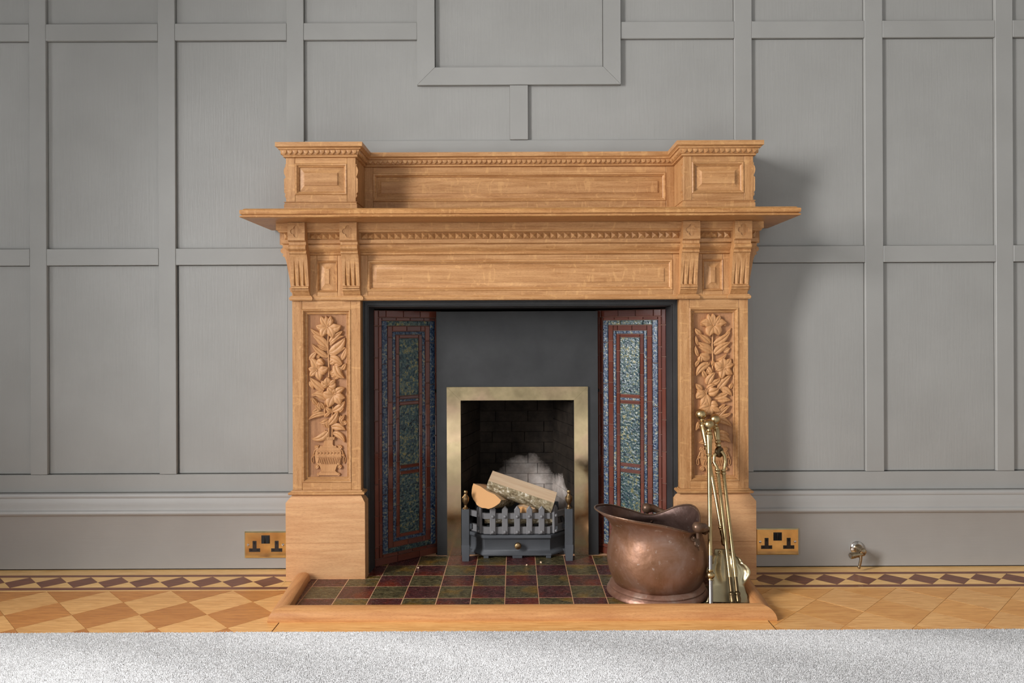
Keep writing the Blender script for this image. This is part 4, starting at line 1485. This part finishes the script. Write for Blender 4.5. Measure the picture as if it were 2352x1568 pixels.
for x, y, a in sp:
    s_ = inst(spike_me, 'spike', gr, (x, y, 0), rot=(0, 0, a))
    for z in (.1558, .1005):
        inst(rivet_me, 'rivet', s_, (x + sin(a) * .009, y - cos(a) * .009, z), rot=(0, 0, a))
# basket floor and back
m = MB()
for k in range(9):
    x = XG - .14 + k * .035
    m.box(x - .006, x + .006, .07, .27, .105, .117)
m.box(XG - .165, XG + .165, .265, .275, .105, .16)
m.box(XG - .176, XG - .166, .105, .27, .10, .118); m.box(XG + .166, XG + .176, .105, .27, .10, .118)
m.build('basket_floor', M['iron_grate'], gr)

# ================================================================ LOGS IN THE GRATE
def split_log(label, p0, p1, poly_bark, poly_wood, upv, cat_group='split logs in the grate', taper=1.0):
    """poly_bark: open arc of the cross-section, poly_wood: open run of split faces from the arc's end back to its start; local x = right, y = up"""
    p0, p1 = Vector(p0), Vector(p1)
    ax = (p1 - p0).normalized(); up = Vector(upv); up = (up - ax * up.dot(ax)).normalized(); rt = up.cross(ax).normalized()
    rot = Matrix((rt, up, ax)).transposed().to_4x4()
    root = empty('split_log', p0, label, 'log', cat_group, rot=rot.to_euler())
    ln = (p1 - p0).length
    N = 14

    def section(q, pts, amp):
        out = []
        for i, (x, y) in enumerate(pts):
            k = 1 + amp * (sin(q * 9 + i * 1.7) * .5 + sin(q * 23 + i * 2.9) * .3 + sin(q * 41 + i) * .2)
            t = 1 + (taper - 1) * q
            out.append((x * k * t, y * k * t, q * ln))
        return out
    m = MB(); n = len(poly_bark)
    rows = [section(i / N, poly_bark, .035) for i in range(N + 1)]
    vs = [p for r in rows for p in r]
    fs = [(i * n + k, i * n + k + 1, (i + 1) * n + k + 1, (i + 1) * n + k) for i in range(N) for k in range(n - 1)]
    m.add(vs, fs); m.build('bark', M['bark'], root, local=True, sharp=60)
    m = MB(); pw = [poly_bark[-1]] + poly_wood + [poly_bark[0]]
    n = len(pw)
    rows = [section(i / N, pw, .006) for i in range(N + 1)]
    vs = [p for r in rows for p in r]
    fs = [(i * n + k, i * n + k + 1, (i + 1) * n + k + 1, (i + 1) * n + k) for i in range(N) for k in range(n - 1)]
    m.add(vs, fs); m.build('split_face', M['log_wood'], root, local=True, sharp=25)
    for q in (0, 1):
        m = MB()
        ring = section(q, poly_bark, .035) + section(q, pw, .006)[1:-1]
        ring = [(x * .985, y * .985, z + (.0005 if q else -.0005)) for x, y, z in ring]
        m.add(ring, [tuple(range(len(ring)))]); m.build('end_grain', M['log_end'], root, local=True, sharp=0)
    return root


def arc(r, a0, a1, n=14, cx=0, cy=0):
    return [(cx + r * cos(radians(a0 + (a1 - a0) * i / n)), cy + r * sin(radians(a0 + (a1 - a0) * i / n))) for i in range(n + 1)]


# half log, round end to the room, resting on the front bars
split_log('half-round birch log with its pale orange end towards the room, left in the grate', (-.119, .050, .247), (-.060, .262, .200),
          arc(.060, 180, 360, 16), [(.032, .004), (0, .002), (-.03, .006)], (.44, -.05, .90))
# long split log lying across the fire
split_log('long split birch log with pale flat top and mossy bark across the fire', (-.108, .128, .288), (.128, .104, .212),
          arc(.060, 165, 305, 16), [(.022, -.015), (.010, .018)], (.06, -.34, .92))
# small block at the back of the bars
split_log('short pale block of split wood just behind the middle front bars', (.012, .082, .165), (.050, .165, .172),
          [(-.034, -.022), (0, -.030), (.032, -.020)], [(.034, .014), (.004, .022), (-.034, .012)], (0.05, 0, 1))
# brown log lying flat in the bottom of the basket
split_log('dark-barked log lying flat in the bottom of the fire basket behind the bars', (-.130, .098, .141), (.122, .094, .140),
          arc(.020, 150, 390, 14), [(.008, .013), (-.008, .013)], (0, 0, 1))

# ================================================================ COPPER COAL SCUTTLE
SCX, SCY, SCZ = .423, -.290, .0085
sc = empty('coal_scuttle', (SCX, SCY, SCZ), 'dented copper helmet coal scuttle standing on the hearth beside the brass fire irons', 'coal scuttle')
LIP = radians(204)


def cat(xs, ys, x):
    for i in range(len(xs) - 1):
        if xs[i] <= x <= xs[i + 1]:
            t = (x - xs[i]) / (xs[i + 1] - xs[i])
            g = lambda k: ys[max(0, min(len(ys) - 1, k))]
            m0 = (g(i + 1) - g(i - 1)) / 2 if i > 0 else 0
            m1 = (g(i + 2) - g(i)) / 2 if i + 2 < len(ys) else 0
            return (2 * t ** 3 - 3 * t ** 2 + 1) * ys[i] + (t ** 3 - 2 * t ** 2 + t) * m0 + (-2 * t ** 3 + 3 * t ** 2) * ys[i + 1] + (t ** 3 - t ** 2) * m1
    return ys[-1]


def rim(phi):
    a = abs((degrees_(phi) + 180) % 360 - 180)
    z = cat([0, 30, 60, 85, 110, 130, 155, 180], [.266, .262, .248, .226, .207, .214, .242, .255], a)
    R = cat([0, 30, 60, 85, 110, 130, 155, 180], [.199, .190, .164, .143, .131, .130, .133, .136], a)
    return R, z


def degrees_(x): return x * 180 / pi


body = [(.1340, .036), (.1400, .050), (.1470, .070), (.1515, .095), (.1520, .115), (.1495, .140), (.1440, .162), (.1375, .182)]
m = MB(); SEG = 72; RIMN = 9
grid = []
for i in range(SEG):
    phi = 2 * pi * i / SEG
    a = LIP + phi
    R, z = rim(phi)
    col = []
    for r_, zz in body:
        dent = 1 + .006 * sin(3 * a + zz * 30) + .004 * sin(7 * a + zz * 55)
        col.append((r_ * dent * cos(a), r_ * dent * sin(a), zz))
    r0, z0 = body[-1]
    for k in range(1, RIMN + 1):
        t = k / RIMN
        flare = t ** 1.7 if R > .137 else t
        neck = -.006 * sin(pi * t)
        rr = r0 + (R - r0) * flare + neck
        zz = z0 + (z - z0) * t
        col.append((rr * cos(a), rr * sin(a), zz))
    grid.append(col)
mm_ = len(grid[0])
vs = [p for c_ in grid for p in c_]
fs = [(i * mm_ + k, ((i + 1) % SEG) * mm_ + k, ((i + 1) % SEG) * mm_ + k + 1, i * mm_ + k + 1) for i in range(SEG) for k in range(mm_ - 1)]
m.add(vs, fs)
fs_floor = tuple(i * mm_ for i in range(SEG))
m.f.append(fs_floor); m.mi.append(0)
M['copper_inside'] = copper('dark_copper_inside', (92, 70, 62), (66, 48, 42), (116, 92, 84), 0.42)  # darker copper for the inner face of the sheet
bo = m.build('body', [M['copper_inside'], M['copper']], sc, local=True, sharp=0)
for p in bo.data.polygons: p.use_smooth = True
md = bo.modifiers.new('sheet', 'SOLIDIFY'); md.thickness = .0022; md.offset = -1; md.use_even_offset = False
md.material_offset = 1; md.material_offset_rim = 0
# rolled edge
pts = []
for i in range(SEG + 1):
    phi = 2 * pi * i / SEG; a = LIP + phi; R, z = rim(phi); pts.append((R * cos(a), R * sin(a), z))
m = MB(); m.tube(pts, .0024, 8, cap=False); m.build('rolled_rim', M['copper_dark'], sc, local=True)
m = MB()
m.lathe([(.120, .001), (.1530, .0), (.1560, .004), (.1550, .010), (.1500, .016), (.1470, .0195), (.1475, .024), (.1430, .030), (.1360, .034), (.1330, .0365), (.128, .037)], 64)
m.build('foot_ring', M['copper_foot'], sc, local=True)
# ears and bail handle folded down at the back
ends = []
for sgn in (1, -1):
    a = LIP + sgn * radians(112)
    R, z = rim(sgn * radians(112))
    d = Vector((cos(a), sin(a), 0)); tg = Vector((-sin(a), cos(a), 0))
    base = d * .1395 + Vector((0, 0, .181))
    upx = (Vector((0, 0, 1)) - d * .30).normalized(); nrx = (d + Vector((0, 0, .30))).normalized()
    m = MB()
    # trefoil mount plate
    Rm = Matrix((tg, nrx, upx)).transposed().to_4x4(); Rm.translation = base
    outl_ = [(-.020, .016), (-.013, .021), (-.006, .016), (0, .012), (.006, .016), (.013, .021), (.020, .016), (.017, .006), (.011, .002), (.014, -.006), (.009, -.013),
             (.004, -.014), (0, -.026), (-.004, -.014), (-.009, -.013), (-.014, -.006), (-.011, .002), (-.017, .006)]
    k = len(outl_)
    vs = [Rm @ Vector((x, 0.0035, z_)) for x, z_ in outl_] + [Rm @ Vector((x, -.006, z_)) for x, z_ in outl_]
    m.add(vs, [tuple(range(k))] + [(i, (i + 1) % k, k + (i + 1) % k, k + i) for i in range(k)])
    for x, z_ in ((-.013, .014), (.013, .014), (0, -.012)):
        m.lathe([(.0035, 0.003), (.003, .0055), (.0001, .0065)], 10, Rm @ Matrix.Translation((x, 0, z_)) @ Matrix.Rotation(radians(-90), 4, 'X'))
    # upright lug
    m.tube([base + d * .004 + Vector((0, 0, .012)), base + d * .004 + Vector((0, 0, .030)), base + d * .003 + Vector((0, 0, .044))], [.0055, .005, .005], 10)
    mount = m.build('handle_mount', M['copper_dark'], sc, local=True)
    ends.append(base + d * .004 + Vector((0, 0, .044)))
# bail: two tapering copper arms joined by a rod behind the hood
hood = Vector((-cos(LIP), -sin(LIP), 0))
mid = hood * .1515 + Vector((0, 0, .178))
A, Bp = ends
side = (A - Bp).normalized()
pa = [A, A + hood * .024 + Vector((0, 0, -.003)), A + hood * .042 - side * .014 + Vector((0, 0, -.010)), A + hood * .074 - side * .048 + Vector((0, 0, -.024)), mid + side * .045, mid, mid - side * .045,
      Bp + hood * .074 + side * .048 + Vector((0, 0, -.024)), Bp + hood * .042 + side * .014 + Vector((0, 0, -.010)), Bp + hood * .024 + Vector((0, 0, -.003)), Bp]
rd = [.0160, .0135, .0090, .0085, .0085, .0085, .0085, .0085, .0090, .0135, .0160]
m = MB(); m.tube(pa, rd, 14)
for e_ in (A, Bp):
    m.lathe([(.0001, -.016), (.010, -.014), (.016, -.006), (.0165, .005), (.011, .014), (.0001, .016)], 14, Matrix.Translation(e_))
m.build('bail_handle', M['copper_dark'], sc, local=True, sharp=50)

# ================================================================ FIRE IRONS
def axis_mat(p, q):
    p, q = Vector(p), Vector(q); z = (q - p).normalized(); x = z.orthogonal().normalized(); y = z.cross(x)
    mt = Matrix((x, y, z)).transposed().to_4x4(); mt.translation = p
    return mt, (q - p).length


def turned_handle(parent, top, bot, name='ball_handle'):
    """ball finial with a turned grip, running from the ball centre along the shaft"""
    mt, ln = axis_mat(top, bot)
    r = .0182
    prof = [(.0001, -r)] + [(r * sin(t * pi / 10), -r * cos(t * pi / 10)) for t in range(1, 9)] + [(.0075, .018), (.0065, .022), (.0105, .026), (.0115, .029), (.0100, .032), (.0090, .034),
            (.0125, .038), (.0125, .041), (.0110, .044), (.0098, .062), (.0078, .098), (.0095, .101), (.0095, .104), (.0066, .108), (.0060, .112)]
    m = MB(); m.lathe(prof, 28, mt); m.build(name, M['brass'], parent, sharp=28)


# poker
pt, pb = Vector((.610, -.205, .517)), Vector((.553, -.435, .0095))
pk = empty('poker', pb, 'brass ball-handled poker with steel lower shaft, frontmost of the fire irons', 'poker', 'brass fire irons')
turned_handle(pk, pt, pb)
f = lambda t: pt.lerp(pb, t)
m = MB(); m.tube([f(.20), f(.735)], .0068, 14); m.build('shaft', M['brass'], pk)
m = MB(); m.tube([f(.735), f(.985)], .0066, 14); m.tube([f(.985), f(.998)], [.0066, .003], 14); m.build('steel_tip', M['steel'], pk)
mt, _ = axis_mat(f(.835), pb)
m = MB(); m.lathe([(.0066, -.016), (.0085, -.015), (.0085, -.012), (.007, -.010), (.011, -.006), (.0128, 0), (.011, .006), (.007, .010), (.0085, .012), (.0085, .015), (.0066, .016)], 20, mt)
m.build('collar', M['brass'], pk)

# shovel
tp, bt_ = Vector((.595, -.163, .5455)), Vector((.6265, -.318, .158))
sh = empty('fire_shovel', (.62, -.40, .01), 'brass fire shovel with a scalloped shell blade leaning behind the poker and tongs', 'shovel', 'brass fire irons')
turned_handle(sh, tp, bt_)
m = MB(); g = lambda t: tp.lerp(bt_, t)
m.tube([g(.24), g(.86)], .0056, 12); m.build('shaft', M['brass'], sh)
mt, ln = axis_mat(g(.86), bt_)
m = MB(); m.lathe([(.0056, 0), (.0085, .002), (.0085, .006), (.006, .009), (.0068, .022), (.0052, .034), (.0085, .045), (.0075, .055), (.0001, .061)], 16, mt); m.build('socket', M['brass'], sh)
# blade: heart-shaped plate with rolled scalloped shoulders, dished, flaring at the mouth
bl_top = Vector((.6225, -.326, .150)); bl_bot = Vector((.6170, -.398, .0105))
axb = (bl_bot - bl_top); lb = axb.length; axb.normalize()
nb = Vector((0, -1, -.62)); nb = (nb - axb * nb.dot(axb)).normalized(); sb = Vector((1, 0, 0)); sb = (sb - axb * sb.dot(axb)).normalized()
if nb.y > 0: nb = -nb
hwid = [(0, .027), (.05, .030), (.10, .034), (.14, .031), (.17, .040), (.24, .047), (.28, .045), (.32, .055), (.40, .064), (.47, .066), (.54, .061), (.62, .054), (.70, .051), (.80, .054), (.90, .060), (1.0, .068)]
NB, NC = 48, 22
vs = []; fs = []
for i in range(NB + 1):
    t = i / NB
    wv = np.interp(t, [a for a, b in hwid], [b for a, b in hwid])
    for j in range(NC + 1):
        s_ = -1 + 2 * j / NC
        edge = max(0, abs(s_) - .72) / .28
        amp = sin(pi * min(1, max(0, (t - .06) / .62)))
        dep = .016 * amp * (s_ * s_) + .008 * amp * edge ** 2
        rib = .0032 * amp * cos(s_ * 9.5 * (1 + .5 * t)) * (1 - t) ** .5
        vs.append(bl_top + axb * (t * lb) + sb * (s_ * wv) + nb * (dep + rib))
for i in range(NB):
    for j in range(NC):
        fs.append((i * (NC + 1) + j, i * (NC + 1) + j + 1, (i + 1) * (NC + 1) + j + 1, (i + 1) * (NC + 1) + j))
m = MB(); m.add(vs, fs)
M['brass_blade'] = brass('pale_brass_blade', (184, 168, 132), 0.36)
blade = m.build('blade', M['brass_blade'], sh, sharp=0)
for p in blade.data.polygons: p.use_smooth = True
md = blade.modifiers.new('sheet', 'SOLIDIFY'); md.thickness = .0018; md.offset = 0
m = MB()
for s_ in (-.55, .55):
    c_ = bl_top + axb * .010 + sb * (s_ * .027) + nb * .002
    mt, _ = axis_mat(c_, c_ + nb)
    m.lathe([(.0045, 0), (.0042, .002), (.0025, .0035), (.0001, .004)], 12, mt)
m.build('rivet', M['brass'], sh)

# tongs
tt = Vector((.641, -.1635, .529)); th_ = Vector((.6435, -.205, .428))
tg_ = empty('fire_tongs', (.636, -.40, .01), 'brass fire tongs with round dark hinge and two long legs, right of the poker', 'tongs', 'brass fire irons')
mt, ln = axis_mat(tt, th_)
r = .0182
m = MB(); m.lathe([(.0001, -r)] + [(r * sin(t * pi / 10), -r * cos(t * pi / 10)) for t in range(1, 9)] + [(.0075, .018), (.0065, .022), (.0105, .026), (.0115, .029), (.0095, .033), (.0108, .040), (.0098, .056), (.0082, .070),
          (.0098, .073), (.0098, .079), (.0075, .082), (.0095, .086), (.0085, .092), (.0001, .094)], 28, mt); m.build('ball_handle', M['brass'], tg_, sharp=28)
M['bronze'] = brass('dark_bronze_hinge', (110, 92, 66), 0.35)
mt2 = Matrix.Translation(th_) @ Matrix.Rotation(radians(90), 4, 'X') @ Matrix.Rotation(radians(38), 4, 'Y')
m = MB(); m.lathe([(.0001, -.009), (.012, -.009), (.017, -.006), (.018, 0), (.017, .004), (.012, .007), (.006, .007), (.005, .010), (.0001, .0105)], 24, mt2); m.build('hinge', M['bronze'], tg_)
feet = [Vector((.6180, -.436, .014)), Vector((.6360, -.432, .014))]
kn = [Vector((.632, -.226, .372)), Vector((.652, -.220, .368))]
for k in (0, 1):
    sgn = -1 if k == 0 else 1
    m = MB()
    bow = [th_ + Vector((sgn * .004, -.004, .004)), th_ + Vector((sgn * .016 - .002, -.006, -.010)), th_ + Vector((sgn * .019 - .002, -.010, -.030)), kn[k] + Vector((sgn * .004, 0, .014)), kn[k]]
    m.tube(bow, [.0062, .0060, .0056, .0052, .0060], 12)
    h_ = lambda t: kn[k].lerp(feet[k], t)
    mt, _ = axis_mat(kn[k], feet[k])
    m.lathe([(.005, -.006), (.0085, -.004), (.0085, 0), (.0065, .002), (.0085, .005), (.0085, .009), (.006, .012)], 16, mt)
    m.tube([h_(.0), h_(.80)], .0058, 12)
    leg = m.build('leg', M['brass'], tg_, sharp=45)
    m = MB(); m.tube([h_(.80), h_(.90)], .0057, 12)
    m.lathe([(.0057, 0), (.0085, .003), (.0085, .009), (.006, .013)], 14, axis_mat(h_(.90), feet[k])[0])
    m.tube([h_(.92), h_(.95), h_(.985)], [.007, .0085, .006], 10)
    ft = feet[k]
    m.tube([h_(.97), ft + Vector((0, -.006, .004)), ft + Vector((-sgn * .004, -.014, -.0022))], [.0065, .0065, .0055], 10)
    m.build('claw', M['bronze'], leg, sharp=45)

# ================================================================ SOCKETS
def socket(xc, zc, label):
    root = empty('power_socket', (xc, -.037, zc), label, 'socket', 'twin brass sockets on the skirting')
    m = MB(); W, H = .074, .0455
    m.frame(-W, W, -H, H, [(0, 0), (0, -.0045), (.0035, -.0072)], fill=True)
    m.build('plate', M['brass_plate'], root, local=True, sharp=20)
    for sx in (-1, 1):
        m = MB(); cx = sx * .0383 - (0 if sx < 0 else 0)
        T = [(-.0192, -.0245), (.0192, -.0245), (.0192, -.0125), (.0067, -.0125), (.0067, .0135), (-.0067, .0135), (-.0067, -.0125), (-.0192, -.0125)]
        m.prism([(cx + x, z) for x, z in T], -.0080, -.0060)
        pin = m.build('socket_face', M['black_plastic'], root, local=True, sharp=0)
        m = MB()
        for x0, x1, z0, z1 in ((-.0027, .0027, .0015, .0105), (-.0150, -.0075, -.0200, -.0165), (.0075, .0150, -.0200, -.0165)):
            m.box(cx + x0, cx + x1, -.0083, -.0075, z0, z1)
        m.build('pin_holes', M['black_hole'], pin, local=True, sharp=0)
    m = MB(); m.box(-.0145, .0145, -.0083, -.006, .0042, .0325); sw_ = m.build('switch_surround', M['black_plastic'], root, local=True, sharp=0)
    for sx in (-1, 1):
        m = MB(); a, b = sorted((sx * .0022, sx * .0128))
        m.add([(a, -.0085, .0300), (b, -.0085, .0300), (b, -.0130, .0065), (a, -.0130, .0065), (a, -.0060, .0300), (b, -.0060, .0300), (b, -.0060, .0060), (a, -.0060, .0060)],
              [(0, 1, 2, 3), (0, 4, 5, 1), (3, 2, 6, 7), (0, 3, 7, 4), (1, 5, 6, 2)])
        m.build('rocker_switch', M['black_hole'], sw_, local=True, sharp=0)
    for sx in (-1, 1):
        m = MB(); mt = Matrix.Translation((sx * .0603, -.0072, -.0005)) @ Matrix.Rotation(radians(90), 4, 'X')
        m.lathe([(.0048, 0), (.0042, .0012), (.002, .0018), (.0015, .0008), (.0001, .0008)], 16, mt); m.build('screw', M['chrome'], root, local=True)
    return root


socket(-.8830, .0875, 'brass twin socket on the skirting, partly tucked behind the left plinth')
socket(.8885, .0905, 'brass twin socket on the skirting right of the fireplace')

# ================================================================ GAS TAP ON THE SKIRTING
tap = empty('gas_tap', (1.166, -.037, .066), 'old nickel gas tap with a drop lever on the skirting, right of the socket', 'gas tap')
R90 = Matrix.Rotation(radians(90), 4, 'X')
m = MB(); m.lathe([(.0235, 0), (.024, .002), (.0222, .005), (.017, .0075), (.0155, .009), (.0001, .009)], 36, R90); m.build('wall_rose', M['chrome'], tap, local=True)
m = MB()
m.lathe([(.0135, .008), (.0145, .011), (.0120, .014), (.0100, .018), (.0098, .030), (.0115, .036), (.0120, .046), (.0095, .050), (.0001, .052)], 20, R90)
# body turned down to the left with an open nozzle
m.tube([(.003, -.040, -.006), (-.010, -.044, -.010), (-.024, -.047, -.010), (-.031, -.049, -.0105)], [.0095, .0085, .0092, .0080], 16)
m.tube([(-.029, -.049, -.0100), (-.035, -.050, -.0105), (-.043, -.052, -.0112), (-.046, -.0525, -.0115)], [.0102, .0104, .0108, .0100], 16)
m.build('valve_body', M['nickel'], tap, local=True)
m = MB(); m.lathe([(.0085, 0), (.0092, .0015), (.006, .002), (.0001, .0005)], 20, axis_mat((-.046, -.0525, -.0115), (-.056, -.055, -.013))[0]); m.build('nozzle', M['chrome'], tap, local=True)
m = MB()
m.tube([(-.010, -.048, -.008), (-.0105, -.051, -.024), (-.0135, -.051, -.040), (-.0155, -.049, -.0500)], [.0070, .0048, .0046, .0040], 12)
m.lathe([(.0001, -.0055), (.004, -.004), (.0052, 0), (.004, .004), (.0001, .0055)], 12, Matrix.Translation((-.0158, -.049, -.0515)))
m.build('lever', M['nickel'], tap, local=True)

# ================================================================ CRUMBS ON THE HEARTH
for i, (x, y, r_) in enumerate(((.070, -.008, .0042), (.020, -.034, .0032), (-.353, -.060, .0035))):
    lb_ = ['pale crumb on the hearth just in front of the middle foot of the grate', 'tiny pale crumb on the hearth tile line in front of the grate', 'pale crumb on the hearth near the foot of the left tiled cheek'][i]
    bm_ = bmesh.new(); bmesh.ops.create_icosphere(bm_, subdivisions=1, radius=r_)
    for v_ in bm_.verts: v_.co *= random.uniform(.75, 1.15)
    me_ = bpy.data.meshes.new('wood_crumb'); bm_.to_mesh(me_); bm_.free(); me_.materials.append(M['log_wood'])
    o = bpy.data.objects.new('wood_crumb', me_); COL.objects.link(o); o.location = (x, y, .0082 + r_ * .8); tag(o, lb_, 'crumb', 'wood crumbs on the hearth')
